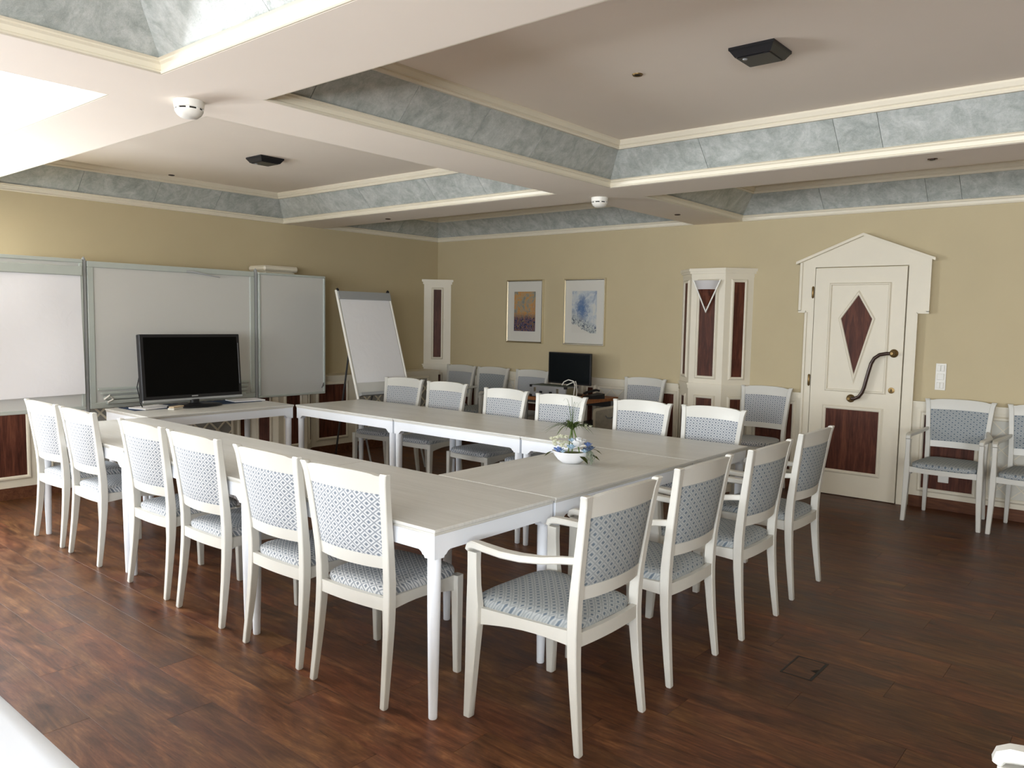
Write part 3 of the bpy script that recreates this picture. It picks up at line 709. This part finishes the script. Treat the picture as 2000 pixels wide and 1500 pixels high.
def seat_pad(fw, rw, y0, y1, zb=.432, h=.05):
    bm = NB(); uvl = bm.loops.layers.uv.new('UVMap')
    N = 40; out = []
    for j in range(N):
        a = 2 * PI * (j + .5) / N; c, s = math.cos(a), math.sin(a); e = .30
        u = math.copysign(abs(c) ** e, c); v = math.copysign(abs(s) ** e, s)
        f = (v + 1) / 2; out.append((u * (rw + (fw - rw) * f) + 0, (y0 + y1) / 2 + v * (y1 - y0) / 2 + (.012 * (1 - u * u) * f * f)))
    cx, cy = 0, (y0 + y1) / 2 + .01
    rings = []
    for k, z in ((.965, 0), (.99, .004), (1.0, .013), (1.0, .022), (.985, .032), (.93, .040), (.82, .0455), (.6, .0495), (.3, h + .001)):
        rings.append([(cx + (x - cx) * k, cy + (y - cy) * k, zb + z) for x, y in out])
    loft(bm, rings)
    for f in bm.faces:
        for l in f.loops: l[uvl].uv = (l.vert.co.x, l.vert.co.y + (l.vert.co.z - .47) * .7)
    return bm
def make_chair(arms, label, group):
    t_ = thing('armchair' if arms else 'dining_chair', label, 'armchair' if arms else 'chair', (0, 0, 0), 0, group)
    FB = M_fab_shaded if arms else M_fab
    wx = 1.03 if arms else 1.0
    dep = .515 if arms else .462; fx = .252 if arms else .216
    for s in (-1, 1):       # rear leg and back post in one curved piece
        b = NB(); rings = []
        for z in (0, .006, .10, .22, .34, .42, .50, .58, .67, .76, .85, .90, .925, .938, .942):
            xc_, w_, r0, d_ = interp(PXs, z) * s * wx, interp(PW, z) / 2, interp(PR, z), interp(PD, z)
            if z in (0, .942): w_ -= .003; r0 += .003; d_ -= .006
            c = .003
            rings.append([(xc_ - w_ + c, r0, z), (xc_ + w_ - c, r0, z), (xc_ + w_, r0 + c, z), (xc_ + w_, r0 + d_ - c, z), (xc_ + w_ - c, r0 + d_, z), (xc_ - w_ + c, r0 + d_, z), (xc_ - w_, r0 + d_ - c, z), (xc_ - w_, r0 + c, z)])
        loft(b, rings); obj('leg', b, M_chair, t_, True)
    for s in (-1, 1):       # front legs
        b = NB(); rings = []
        if arms: prf = [(0, .028, .030), (.005, .031, .034), (.20, .036, .045), (.38, .040, .060), (.45, .038, .060), (.52, .033, .050), (.60, .032, .046), (.652, .034, .046)]
        else: prf = [(0, .026, .026), (.005, .029, .029), (.22, .034, .036), (.40, .038, .042), (.436, .038, .042)]
        for z, w_, d_ in prf:
            xo = (fx + (.012 if z < .3 else 0) * (1 - z / .3) if arms else fx) * s; y1 = dep; w2 = w_ / 2; c = .0035
            rings.append([(xo - w2 + c, y1 - d_, z), (xo + w2 - c, y1 - d_, z), (xo + w2, y1 - d_ + c, z), (xo + w2, y1 - c, z), (xo + w2 - c, y1, z), (xo - w2 + c, y1, z), (xo - w2, y1 - c, z), (xo - w2, y1 - d_ + c, z)])
        loft(b, rings); obj('leg', b, M_chair, t_, True)
    b = NB()                # seat rails
    for s in (-1, 1):
        xa, xb = .199 * wx * s, (fx) * s
        n = 8; pr = []
        for i in range(n + 1):
            f = i / n; pr.append((xa + (xb - xa) * f, .06 + (dep - .04 - .06) * f, .381 + .018 * math.sin(PI * f) - .012 * f))
        for (x0, y0, z0), (x1, y1, z1) in zip(pr[:-1], pr[1:]):
            prism(b, [(x0, y0, z0), (x1, y1, z1), (x1, y1, .436), (x0, y0, .436)], (-s * .022, 0, 0))
    n = 10
    for (yy, hx, z0) in ((.036, .199 * wx, .384), (dep - .034, fx, .392)):
        pr = [(-hx + 2 * hx * i / n, yy - (.012 * (1 - (-1 + 2 * i / n) ** 2) if yy < .1 else -.010 * (1 - (-1 + 2 * i / n) ** 2))) for i in range(n + 1)]
        for (x0, y0), (x1, y1) in zip(pr[:-1], pr[1:]): prism(b, [(x0, y0, z0), (x1, y1, z0), (x1, y1, .436), (x0, y0, .436)], (0, .022, 0))
    obj('seat_frame', b, M_chair, t_)
    obj('seat', seat_pad(fx + (.004 if not arms else -.012), .186 * wx, .045 if not arms else .045, dep + .002), FB, t_, True)
    inn = lambda z: interp(PXs, z) * wx - interp(PW, z) / 2 + .003
    obj('top_rail', bowed(lambda s: .858 + .004 * (1 - s * s), lambda s: .933 + .0135 * (1 - abs(s) ** 2.6) - .004 * math.exp(-((abs(s) - .93) / .06) ** 2), inn, .022, .026, 20, 4), M_chair, t_, True)
    obj('back_pad', bowed(lambda s: .602, lambda s: .860 + .003 * (1 - s * s), inn, .016, .026, 14, 8, .009), FB, t_, True)
    obj('lower_rail', bowed(lambda s: .553, lambda s: .603, inn, .022, .026, 14, 3), M_chair, t_, True)
    if arms:
        for s in (-1, 1):
            pts = [(s * .212 * 1.02, .040, .700), (s * .226, .10, .693), (s * .246, .17, .683), (s * .262, .25, .678), (s * .268, .33, .677), (s * .264, .41, .679), (s * .257, .47, .680), (s * .254, dep - .022, .678), (s * .253, dep - .004, .670), (s * .252, dep + .003, .655)]
            b = NB(); rail(b, pts, [.022, .026, .036, .046, .048, .044, .040, .037, .035, .034], [.026, .026, .026, .026, .026, .027, .028, .030, .026, .018], .35)
            obj('armrest', b, M_chair, t_, True)
    return t_
G1, G2, G3, G4 = 'chairs along the near row of tables', 'armchairs along the right end of the tables', 'chairs along the far row of tables', 'chairs against the door wall'
ch = make_chair(False, '', G1); ar = make_chair(True, '', G2)
first = {'c': True, 'a': True}
def place(kind, loc, rz, label, group):
    src = ch if kind == 'c' else ar
    if first[kind]:
        first[kind] = False; src.location = loc; src.rotation_euler = (0, 0, rz); src['label'] = label; src['group'] = group; return src
    return dup(src, loc, rz, label, group)
near = [(-5.672, 1.972, .02), (-5.097, 1.970, 0), (-4.267, 1.972, .01), (-3.695, 1.966, 0), (-3.035, 1.953, 0), (-2.488, 1.950, .06)]
nl = ['leftmost in the near row, beside the wall panel', 'second from the left in the near row', 'third from the left in the near row', 'fourth from the left in the near row', 'second from the right in the near row', 'rightmost in the near row, by the table corner']
for (x, y_, r), l_ in zip(near, nl): place('c', (x, y_, 0), r, 'white chair with lattice fabric, ' + l_, G1)
arl = [(-1.500, 2.427, 0), (-1.520, 3.120, .0), (-1.500, 3.800, .0), (-1.526, 4.527, .0)]
al = ['nearest one at the right end of the tables', 'second nearest at the right end of the tables', 'third nearest at the right end of the tables', 'farthest of four at the right end, before the door']
for (x, y_, r), l_ in zip(arl, al): place('a', (x, y_, 0), PI / 2 + r, 'white armchair with dotted fabric toned for shade, ' + l_, G2)
far = [(-5.75, 5.22, .10), (-5.13, 5.19, .04), (-4.32, 5.08, -.03), (-3.70, 5.03, 0), (-3.02, 5.13, .0), (-2.455, 5.15, -.04)]
fl = ['leftmost, in front of the flip chart', 'second from the left in the far row', 'third from the left in the far row', 'fourth, in front of the metal case', 'fifth in the far row, right of the flowers', 'rightmost, in front of the pilaster']
for (x, y_, r), l_ in zip(far, fl): place('c', (x, y_, 0), PI + r, 'white chair facing us over the table, ' + l_, G3)
for k, x, y_, l_ in (('c', -6.93, 7.27, 'chair against the wall beside the corner pilaster'), ('a', -6.39, 7.27, 'armchair against the wall, middle of three left of the desk'), ('c', -5.77, 7.27, 'chair against the wall half hidden by the metal case'),
                     ('c', -4.25, 7.27, 'chair against the wall between desk and pilaster'), ('c', -2.93, 7.27, 'chair against the wall between pilaster and door'),
                     ('a', -1.295, 7.235, 'armchair against the wall right of the door'), ('a', -.705, 7.235, 'armchair cut by the right picture edge')):
    place(k, (x, y_, 0), PI, 'white ' + l_, G4)
place('a', (.31, 1.60, 0), PI / 2 + .05, 'white armchair of which only an arm tip shows, bottom right corner', None or 'loose armchair by the camera')

# ------------------------------------------------------------------ whiteboard system
XB = -6.92
wb = thing('whiteboard', 'large grey framed folding whiteboard on the left wall', 'whiteboard', (XB, 3.5, 0))
def wbox(b, y0, y1, z0, z1, d0, d1, bev=0.0): box(b, d0, d1, y0 - 3.5, y1 - 3.5, z0, z1, bev)
def board(y0, y1, z0, z1, name, d=0.0, fw=.035):
    b = NB(); wbox(b, y0 + .01, y1 - .01, z0 + .01, z1 - .01, -.016 + d, .000 + d); o = obj(name, b, M_board, wb)
    b = NB()
    for a0, a1, c0, c1 in ((y0, y1, z0, z0 + fw), (y0, y1, z1 - fw, z1), (y0, y0 + fw, z0 + fw, z1 - fw), (y1 - fw, y1, z0 + fw, z1 - fw)): wbox(b, a0, a1, c0, c1, -.02 + d, .012 + d, .004)
    obj('board_frame', b, M_frame, o); return o
mid = board(2.765, 4.315, .722, 1.955, 'centre_board', 0, .05)
board(4.352, 5.145, .713, 1.952, 'right_wing', .012, .022)
lw = board(1.72, 2.728, .722, 1.965, 'left_wing', .012, .03)
for y_ in (2.745, 4.334):
    b = NB(); wbox(b, y_ - .013, y_ + .013, .70, 1.965, -.03, .010, .003); obj('hinge_post', b, M_grey, wb)
    b = NB(); lathe(b, [(.012, 0), (.012, .012), (.004, .018), (.004, .024)], -.005, y_ - 3.5, 1.965, 12); lathe(b, [(.006, 0), (.006, .014), (.012, .018), (.012, .03)], -.005, y_ - 3.5, .670, 12); obj('hinge_pin', b, M_grey, wb)
    for z in (1.75, .95):
        b = NB(); wbox(b, y_ - .02, y_ + .02, z - .03, z + .03, XL - XB, -.028); obj('wall_bracket', b, M_grey, wb)
for k, (z, h, dd) in enumerate(((.885, .022, .015), (.850, .020, .03), (.812, .026, .045), (.775, .030, .05))):
    b = NB(); wbox(b, 2.83 + .02 * k, 4.25 - .02 * k, z - h / 2, z + h / 2, .0, dd, .004); obj('tray_rail', b, M_frame, mid)
b = NB(); tube(b, [(.05, 2.86 - 3.5, .80), (.065, 2.90 - 3.5, .835), (.06, 2.93 - 3.5, .80), (.05, 2.89 - 3.5, .775)], .008, 8); obj('crank', b, M_plasticw, mid, True)
b = NB(); tube(b, [(.02, 3.62 - 3.5, 1.915), (.05, 3.66 - 3.5, 1.915), (.10, 3.90 - 3.5, 1.875)], [.010, .010, .005], 8); obj('swing_arm', b, M_grey, mid, True)
b = NB(); wbox(b, 1.75, 2.715, 1.828, 1.905, .020, .048, .006); obj('paper_clamp', b, M_frame, lw)
b = NB()   # paper sheets hanging under the clamp, slightly wavy
ny, nz = 20, 14; g = [[None] * (nz + 1) for _ in range(ny + 1)]
for i in range(ny + 1):
    for j in range(nz + 1):
        yy = 1.97 + (2.705 - 1.97) * i / ny + .018 * (1 - j / nz) * (i / ny - .4); zz = .858 + (1.835 - .858) * j / nz
        wav = .004 * math.sin(yy * 9 + zz * 3) + .003 * math.sin(zz * 8 - yy * 5)
        g[i][j] = (.030 + .010 * (1 - j / nz) + wav, yy - 3.5, zz + .02 * (i / ny - 1) * (1 - j / nz) * -1 * .0 - .012 * (1 - i / ny) * (1 - j / nz))
fv = [[b.verts.new(p) for p in r] for r in g]; bv = [[b.verts.new((p[0] - .004, p[1], p[2])) for p in r] for r in g]
for i in range(ny):
    for j in range(nz):
        b.faces.new((fv[i][j], fv[i + 1][j], fv[i + 1][j + 1], fv[i][j + 1])); b.faces.new((bv[i][j], bv[i][j + 1], bv[i + 1][j + 1], bv[i + 1][j]))
for i in range(ny):
    for j in (0, nz): b.faces.new((fv[i][j], fv[i + 1][j], bv[i + 1][j], bv[i][j]))
for j in range(nz):
    for i in (0, ny): b.faces.new((fv[i][j], fv[i][j + 1], bv[i][j + 1], bv[i][j]))
pp = obj('flip_paper', b, M_paper, None, True, (XB, 3.5, 0)); tag(pp, 'blank white paper pad clamped on the left wing of the whiteboard', 'paper')
b = NB(); tube(b, [(.03, 5.09 - 3.5, .775), (.035, 5.105 - 3.5, .80), (.03, 5.115 - 3.5, .83)], [.004, .008, .004], 8)
mgn = obj('board_magnet', b, M_dkgrey, None, True, (XB, 3.5, 0)); tag(mgn, 'small dark clip at the lower corner of the right whiteboard wing', 'clip')

# ------------------------------------------------------------------ flip chart easel
fc = thing('flip_chart', 'white flip chart easel leaning back in the corner', 'flip chart', (-6.03, 5.21, 0))
# board plane: top at x=-.32,z=1.775; bottom x=0,z=.795 (local)
tp, bt = Vector((-.32, 0, 1.775)), Vector((0, 0, .795)); ud = (tp - bt).normalized(); nd = Vector((ud.z, 0, -ud.x)); Lb = (tp - bt).length
def fpt(a, y_, d): return tuple(bt + ud * a + Vector((0, y_, 0)) + nd * d)
def fbox(b, a0, a1, y0, y1, d0, d1): prism(b, [fpt(a0, y0, d0), fpt(a1, y0, d0), fpt(a1, y1, d0), fpt(a0, y1, d0)], nd * (d1 - d0))
b = NB(); fbox(b, -.02, Lb, -.325, .325, -.014, 0); obj('board', b, M_board, fc)
b = NB(); fbox(b, .10, Lb - .02, -.315, .315, .001, .005); obj('paper_pad', b, M_paper, fc)
b = NB(); fbox(b, Lb - .075, Lb + .005, -.335, .335, .005, .022); obj('clamp_bar', b, M_grey, fc)
b = NB(); fbox(b, -.035, -.005, -.325, .325, -.004, .05); obj('pen_tray', b, M_grey, fc)
for s in (-1, 1):
    b = NB(); tube(b, [fpt(-.06, s * .338, -.004), fpt(Lb + .02, s * .338, -.004)], .013, 10); obj('side_tube', b, M_plasticw, fc, True)
    b = NB(); p0 = fpt(-.82, s * .338, -.004); tube(b, [(p0[0], p0[1], .0) if p0[2] < 0 else p0, fpt(-.04, s * .338, -.004)], .010, 10); obj('leg', b, M_grey, fc, True)
    b = NB(); tube(b, [(-1.05, .21 if s < 0 else .52, 0.01), fpt(.62, s * .25 if s > 0 else -.24, -.02)], .010, 10); obj('rear_leg', b, M_dkgrey, fc, True)
for s in (-1, 1):
    b = NB(); lathe(b, [(.014, 0), (.018, .006), (.014, .02), (.004, .03)], -.325, s * .325, 1.785, 12); obj('end_knob', b, M_black, fc)
b = NB()
for k in range(3): tube(b, [fpt(.05 + .012 * k, .07 + .02 * k, .008), fpt(.07 + .01 * k, .06 + .03 * k, .008), fpt(.10, .09 + .015 * k, .008)], .0025, 6)
obj('ink_scribble', b, M_dkgrey, fc)

# ------------------------------------------------------------------ television on the left table
tv = thing('television', 'black flat television on a low stand on the table', 'television', (-6.35, 3.385, .753))
tb = NB(); tilt = Matrix.Rotation(-.085, 4, 'Y')
def tbox(b, x0, x1, y0, y1, z0, z1, bev=0.0):
    n0 = len(b.verts); box(b, x0, x1, y0, y1, z0, z1, bev); b.verts.ensure_lookup_table()
    for v_ in b.verts[n0:]: v_.co = tilt @ v_.co
tbox(tb, -.045, .012, -.445, .445, .052, .610, .006); case = obj('housing', tb, M_black, tv)
b = NB(); tbox(b, .0118, .0135, -.415, .415, .10, .585); obj('screen', b, M_screen, case)
b = NB(); tbox(b, .004, .018, -.445, .445, .052, .072, .003); obj('silver_strip', b, M_grey, case)
b = NB(); tbox(b, .0125, .0145, -.028, .028, .083, .092); obj('badge', b, M_grey, case)
b = NB(); tube(b, [tilt @ Vector((.016, .424, .17)), tilt @ Vector((.016, .424, .53))], .004, 6); obj('side_gloss_line', b, M_dkgrey, case)
b = NB(); lathe(b, [(.24, 0), (.24, .008), (.225, .014), (.08, .018), (.04, .03), (.04, .06)], 0, 0, 0, 32, .62, 1.0); obj('stand', b, M_black, tv, True)
b = NB(); box(b, -6.625, -6.33, 2.87, 4.02, .7503, .7525); tag(obj('table_mat', b, M_blue), 'dark blue mat lying under the television', 'mat')
def pad(y_, x, rz, lab, m_, sx=.10, sy=.145, h=.010, name='notepad'):
    o = thing(name, lab, 'notepad' if name == 'notepad' else 'box', (x, y_, .753 if x < -6.34 else .7505), rz)
    b = NB(); box(b, -sx, sx, -sy, sy, 0, h, .002); obj('pages', b, m_, o)
    b = NB(); box(b, -sx, sx, -sy - .001, -sy + .018, h, h + .0015); obj('binding', b, M_matte, o); return o
pad(3.06, -6.44, .25, 'white notepad on the blue mat left of the television', M_paper)
pad(3.93, -6.46, -.1, 'white notepad on the blue mat right of the television', M_paper)
bx = thing('eraser', 'light wooden board eraser in front of the television', 'eraser', (-6.245, 3.17, .7505), .5)
b = NB(); box(b, -.03, .03, -.075, .075, 0, .014, .003); obj('felt', b, M_matte, bx)
b = NB(); box(b, -.026, .026, -.07, .07, .014, .026, .005); obj('grip', b, painted('pale_wood', (.60, .47, .32), .5, .4, .05, 20), bx)
cab = NB(); tube(cab, [(-6.43, 2.955, 1.02), (-6.45, 2.945, .93), (-6.43, 2.95, .87), (-6.44, 2.965, .80), (-6.43, 2.98, .757)], .0045, 6)
tag(obj('cable', cab, M_black, None, True), 'black cable at the left edge of the television', 'cable')

# ------------------------------------------------------------------ desk corner: desk, monitor, case, phone
dk = thing('side_desk', 'small orange brown desk with grey metal legs against the door wall', 'desk', (-5.0, 6.97, 0))
b = NB(); box(b, -.40, .40, -.36, .34, .675, .712, .003); obj('desktop', b, M_desk, dk)
for sx in (-1, 1):
    for sy in (-1, 1):
        b = NB(); box(b, sx * .36 - .014, sx * .36 + .014, sy * .30 - .014 - .01, sy * .30 + .014 - .01, 0, .676, .002); obj('leg', b, M_grey, dk)
b = NB(); box(b, -.35, .35, .25, .27, .60, .676); box(b, -.35, .35, -.31, -.29, .645, .676); obj('cross_rail', b, M_dkgrey, dk)
b = NB(); box(b, .15, .33, -.1, .2, .10, .45, .004); pc = obj('computer_box', b, M_black, dk)
mo = thing('monitor', 'black computer monitor behind the metal case', 'monitor', (-5.05, 7.02, .712), -.05)
b = NB(); box(b, -.293, .293, -.012, .018, .125, .470, .004); h_ = obj('housing', b, M_black, mo)
b = NB(); box(b, -.280, .280, -.0135, -.0115, .142, .458); obj('screen', b, mat('monitor_glass', (0.004, 0.006, 0.007), .35, .15), h_)
b = NB(); box(b, -.294, -.291, -.013, .012, .128, .468); obj('silver_edge', b, M_silver, h_)
b = NB(); box(b, -.035, .035, .012, .035, 0, .2, .004); box(b, -.11, .11, -.05, .10, 0, .012, .004); obj('stand', b, M_black, mo)
cs = thing('flight_case', 'silver metal equipment case with black corners on the desk', 'case', (-5.05, 6.735, .712), 0)
b = NB(); box(b, -.235, .235, -.105, .10, .004, .125, .004); bd = obj('body', b, mat('aluminium_panel', (.36, .36, .37), .42, .5, .35), cs)
b = NB(); box(b, -.225, .225, -.095, .09, .125, .130); obj('lid_pad', b, mat('green_grey_pad', (.10, .12, .10), .7, .2), bd)
b = NB(); box(b, -.237, .237, -.108, .103, .078, .083); obj('lid_seam', b, M_grey, bd)
for sx in (-1, 1):
    for sy in (-1, 1):
        for z in (.013, .118):
            b = NB(); box(b, sx * .228 - .016, sx * .228 + .016, sy * .098 - .016, sy * .098 + .016, z - .013, z + .013, .004); obj('corner_guard', b, M_black, cs)
for x in (-.17, .13):
    b = NB(); box(b, x - .016, x + .016, -.112, -.105, .055, .105, .002); obj('latch', b, M_silver, cs)
for x in (-.09, .04):
    b = NB(); box(b, x - .018, x + .018, -.114, -.105, .045, .068, .003); obj('handle_mount', b, M_black, cs)
b = NB(); box(b, .236, .241, -.09, .085, .02, .115); obj('end_panel', b, mat('olive_panel', (.22, .20, .13), .6, .3), cs)
cb_ = NB(); tube(cb_, [(-4.93, 6.72, .85), (-4.92, 6.74, .885), (-4.87, 6.75, .910), (-4.80, 6.74, .90), (-4.76, 6.72, .86), (-4.755, 6.70, .80), (-4.76, 6.69, .72)], .006, 8)
tube(cb_, [(-4.90, 6.76, .85), (-4.84, 6.78, .880), (-4.79, 6.77, .895), (-4.765, 6.75, .86), (-4.75, 6.74, .80), (-4.75, 6.73, .72)], .006, 8)
tag(obj('cable', cb_, M_plasticw, None, True), 'white cable looped over the metal case', 'cable')
ph = thing('telephone', 'black desk telephone on the right end of the desk', 'telephone', (-4.69, 6.97, .712), -.5)
b = NB(); prism(b, [(-.075, -.09, 0), (-.075, .09, 0), (-.075, .09, .055), (-.075, -.09, .02)], (.15, 0, 0)); obj('body', b, M_black, ph)
b = NB(); rail(b, [(-.05, -.09, .045), (-.05, -.06, .06), (-.05, .05, .085), (-.05, .085, .075)], .04, .02); obj('handset', b, M_black, ph)
b = NB(); prism(b, [(0, -.06, .030), (.06, -.06, .030), (.06, .05, .052), (0, .05, .052)], (0, 0, .002)); obj('keypad', b, M_dkgrey, ph)
bg = thing('carry_case', 'beige grey upright case with pale rim beside the desk', 'case', (-4.20, 6.62, 0), -.06)
b = NB(); rr = []
for (x, z) in ((-.20, 0), (.20, 0), (.20, .70), (.19, .725), (.16, .735), (-.16, .665), (-.19, .655), (-.20, .63)): rr.append((x, 0, z))
prism(b, [(x, -.09, z) for x, _, z in rr], (0, .18, 0)); sh = obj('shell', b, M_bagrim, bg)
b = NB(); prism(b, [(x * .84, -.094, .03 + z * .925) for x, _, z in rr], (0, .006, 0)); obj('front_panel', b, M_bag, sh)
b = NB(); tube(b, [(-.04, -.097, .60), (-.02, -.10, .585), (.02, -.10, .585), (.045, -.097, .60)], .007, 8); obj('handle', b, M_dkgrey, sh)

# ------------------------------------------------------------------ flower bowl
fb = thing('flower_bowl', 'white bowl of artificial flowers and grasses on the table', 'flowers', (-2.50, 3.51, .7505), .70); fb.scale = (1.12, 1.12, 1.12)
b = NB(); N = 28
def bring(r, z, cut=0): return [(r * 1.0 * math.cos(2 * PI * j / N), r * .62 * math.sin(2 * PI * j / N), z + cut * (abs(math.cos(2 * PI * j / N)) ** 2)) for j in range(N)]
loft(b, [bring(.030, 0), bring(.045, .003), bring(.068, .020), bring(.085, .042), bring(.097, .058, .006), bring(.094, .058, .006), bring(.080, .044), bring(.06, .03)]); obj('bowl', b, M_bowl, fb, True)
b = NB(); loft(b, [bring(.080, .040), bring(.078, .050), bring(.03, .056)]); obj('filling', b, M_dgreen, fb, True)
rnd = random.Random(3)
def rose(x, y_, z, r, m_, name='flower', pet=3):
    """layered cupped petals round a centre"""
    b = NB()
    for L_ in range(pet):
        n = 5; rad = r * (.45 + .55 * L_ / max(1, pet - 1)); op = .25 + .6 * L_ / max(1, pet - 1)
        for k in range(n):
            a = 2 * PI * k / n + L_ * .6; ca, sa = math.cos(a), math.sin(a)
            G = []
            for i in range(4):
                f = i / 3; rr_ = rad * (.15 + op * math.sin(f * PI / 2)); h = r * (-.5 + 1.15 * f - op * .45 * f * f); row = []
                for j in range(4):
                    s_ = (-1 + 2 * j / 3) * .62 * math.sin(PI * (.25 + f * .6)); an = a + s_ * .95
                    row.append(b.verts.new((x + rr_ * math.cos(an), y_ + rr_ * math.sin(an), z + h)))
                G.append(row)
            for i in range(3):
                for j in range(3): b.faces.new((G[i][j], G[i][j + 1], G[i + 1][j + 1], G[i + 1][j]))
    bmesh.ops.create_icosphere(b, subdivisions=1, radius=r * .42, matrix=Matrix.Translation((x, y_, z)))
    bmesh.ops.solidify(b, geom=b.faces[:], thickness=.0008)
    return obj(name, b, m_, fb, True)
rose(.028, -.032, .110, .044, M_petalw, 'rose', 4)
rose(-.005, -.040, .088, .024, M_petall); rose(.0, -.03, .118, .022, M_petall)
rose(-.066, -.030, .072, .026, M_petalb); rose(-.045, -.045, .066, .016, M_petall)
rose(.078, -.020, .098, .022, M_petalb); rose(.092, -.028, .082, .022, M_petals); rose(.075, -.035, .075, .024, M_petals); rose(.06, -.05, .07, .018, M_petall)
for k in range(24):
    a, bb = rnd.uniform(-.105, -.02), rnd.uniform(0, 1)
    rose(a, rnd.uniform(-.045, .01), .092 + bb * .052 - abs(a + .065) * .3, rnd.uniform(.011, .015), M_petalc, 'blossom', 2)
for k in range(10): rose(rnd.uniform(.02, .10), rnd.uniform(.02, .05), rnd.uniform(.165, .20), rnd.uniform(.007, .011), M_petalc, 'blossom', 2)
def blade(p0, p1, p2, w_, m_=M_green, name='grass_blade'):
    b = NB(); n = 9; P0, P1, P2 = Vector(p0), Vector(p1), Vector(p2); L_, R_ = [], []
    d = (P2 - P0); s = Vector((-d.y, d.x, 0)); s = s.normalized() if s.length > 1e-4 else Vector((1, 0, 0))
    for i in range(n):
        f = i / (n - 1); q = P0 * (1 - f) ** 2 + P1 * 2 * f * (1 - f) + P2 * f * f; ww = w_ * (1 - f ** 2.5) * .5 + .0003
        L_.append(b.verts.new(q - s * ww)); R_.append(b.verts.new(q + s * ww))
    for i in range(n - 1): b.faces.new((L_[i], R_[i], R_[i + 1], L_[i + 1]))
    bmesh.ops.solidify(b, geom=b.faces[:], thickness=.0007); return obj(name, b, m_, fb)
for k in range(54):
    a = 2 * PI * k / 54 + rnd.uniform(-.1, .1); r_ = rnd.uniform(.03, .17); zt = .215 - r_ * .40 + rnd.uniform(-.01, .02)
    blade((0, 0, .165), (r_ * .45 * math.cos(a), r_ * .45 * math.sin(a), .225), (r_ * math.cos(a), r_ * math.sin(a), zt), .0085)
b = NB()
for x in (-.008, .002, .02): tube(b, [(x * 2, 0, .05), (x * 1.2, 0, .12), (x * .3, 0, .175)], .0035, 6)
obj('stem', b, M_green, fb)
for k in range(14):
    a = rnd.uniform(0, 2 * PI); r_ = rnd.uniform(.03, .13); h = rnd.uniform(.26, .36)
    blade((0, 0, .12), (r_ * .3 * math.cos(a), r_ * .3 * math.sin(a), h * 1.05), (r_ * math.cos(a), r_ * math.sin(a), h * rnd.uniform(.75, 1.0)), .0016)
for x, y_, z, a, s_ in ((.035, -.058, .045, -.9, .04), (.085, -.04, .05, -.3, .035), (-.09, -.02, .06, 3.3, .03), (.1, 0, .07, .1, .035)):
    b = NB(); q = [(0, 0, 0), (.5, .36, .1), (1.0, .30, .05), (1.5, 0, -.25), (1.0, -.30, .05), (.5, -.36, .1)]
    vs = [b.verts.new((x + s_ * (u * math.cos(a) - v_ * math.sin(a)), y_ + s_ * (u * math.sin(a) + v_ * math.cos(a)), z + s_ * w_ * 1.2 - .3 * s_ * u)) for u, v_, w_ in q]
    b.faces.new(vs); bmesh.ops.solidify(b, geom=b.faces[:], thickness=.001); obj('leaf', b, M_dgreen, fb)
b = NB()
for k in range(26):
    x0, y0 = .085 + rnd.uniform(-.02, .02), -.045 + rnd.uniform(-.012, .012); zz = rnd.uniform(.003, .035)
    tube(b, [(x0 - .02, y0 + .02, .075), (x0, y0, .06), (x0 + rnd.uniform(-.01, .015), y0 - .012, (.06 + zz) / 2), (x0 + rnd.uniform(-.015, .02), y0 - .02 + rnd.uniform(-.01, .01), zz)], .0012, 4)
o = obj('moss', b, M_moss, fb); o['kind'] = 'stuff'

# ------------------------------------------------------------------ floor box, near table with cloth
fx_ = thing('floor_box', 'flush dark framed outlet lid in the floor, right foreground', 'floor outlet', (-1.17, 3.48, 0))
b = NB()
for x0, x1, y0, y1 in ((-.07, .07, -.112, -.104), (-.07, .07, .104, .112), (-.07, -.062, -.104, .104), (.058, .07, -.104, .104)): box(b, x0, x1, y0, y1, .0001, .0014)
obj('rim', b, mat('floor_box_rim', (.016, .015, .014), .5, .3), fx_)
b = NB(); box(b, -.061, .057, -.103, .103, .0001, .0010); obj('lid', b, M_floor, fx_)
b = NB(); prism(b, [(.030, -.012, .0010), (.058, -.022, .0010), (.058, .022, .0010)], (0, 0, .0006)); obj('finger_notch', b, M_dark, fx_)

nt = thing('side_table', 'table under a white cloth in the bottom left corner', 'table', (-1.95, .122, 0))
b = NB(); box(b, -1.10, 1.10, -.40, .40, .71, .738); obj('tabletop', b, M_top, nt)
for sx in (-1, 1):
    for sy in (-1, 1):
        b = NB(); box(b, sx * 1.03 - .02, sx * 1.03 + .02, sy * .33 - .02, sy * .33 + .02, 0, .711); obj('leg', b, M_white, nt)
b = NB(); N = 160; rings = []
per = 2 * (2.22 + .82)
def rp(s, e):
    a, c = 1.11 + e, .41 + e; s = (s % 1.0) * 2 * (2 * a + 2 * c)
    if s < 2 * a: return (-a + s, -c)
    s -= 2 * a
    if s < 2 * c: return (a, -c + s)
    s -= 2 * c
    if s < 2 * a: return (a - s, c)
    return (-a, c - (s - 2 * a))
for k, (e, z) in enumerate(((-.30, .7405), (-.12, .7400), (-.03, .7415), (-.006, .740), (.006, .732), (.012, .70), (.02, .62), (.03, .50), (.036, .44))):
    r = []
    for j in range(N):
        wv_ = (.012 + .022 * (k - 4) / 4) * math.sin(j * .9) * max(0, k - 4) / 4 + (.0015 * math.sin(j * .37 + 1) if k < 4 else 0)
        x, y_ = rp(j / N, e + wv_); r.append((x, y_, z + (.0012 * math.sin(j * .5) if k < 3 else 0)))
    rings.append(r)
loft(b, rings)
cl = obj('tablecloth', b, M_cloth, None, True, (-1.95, .122, 0)); tag(cl, 'white cloth draped over the near table, bottom left', 'tablecloth')
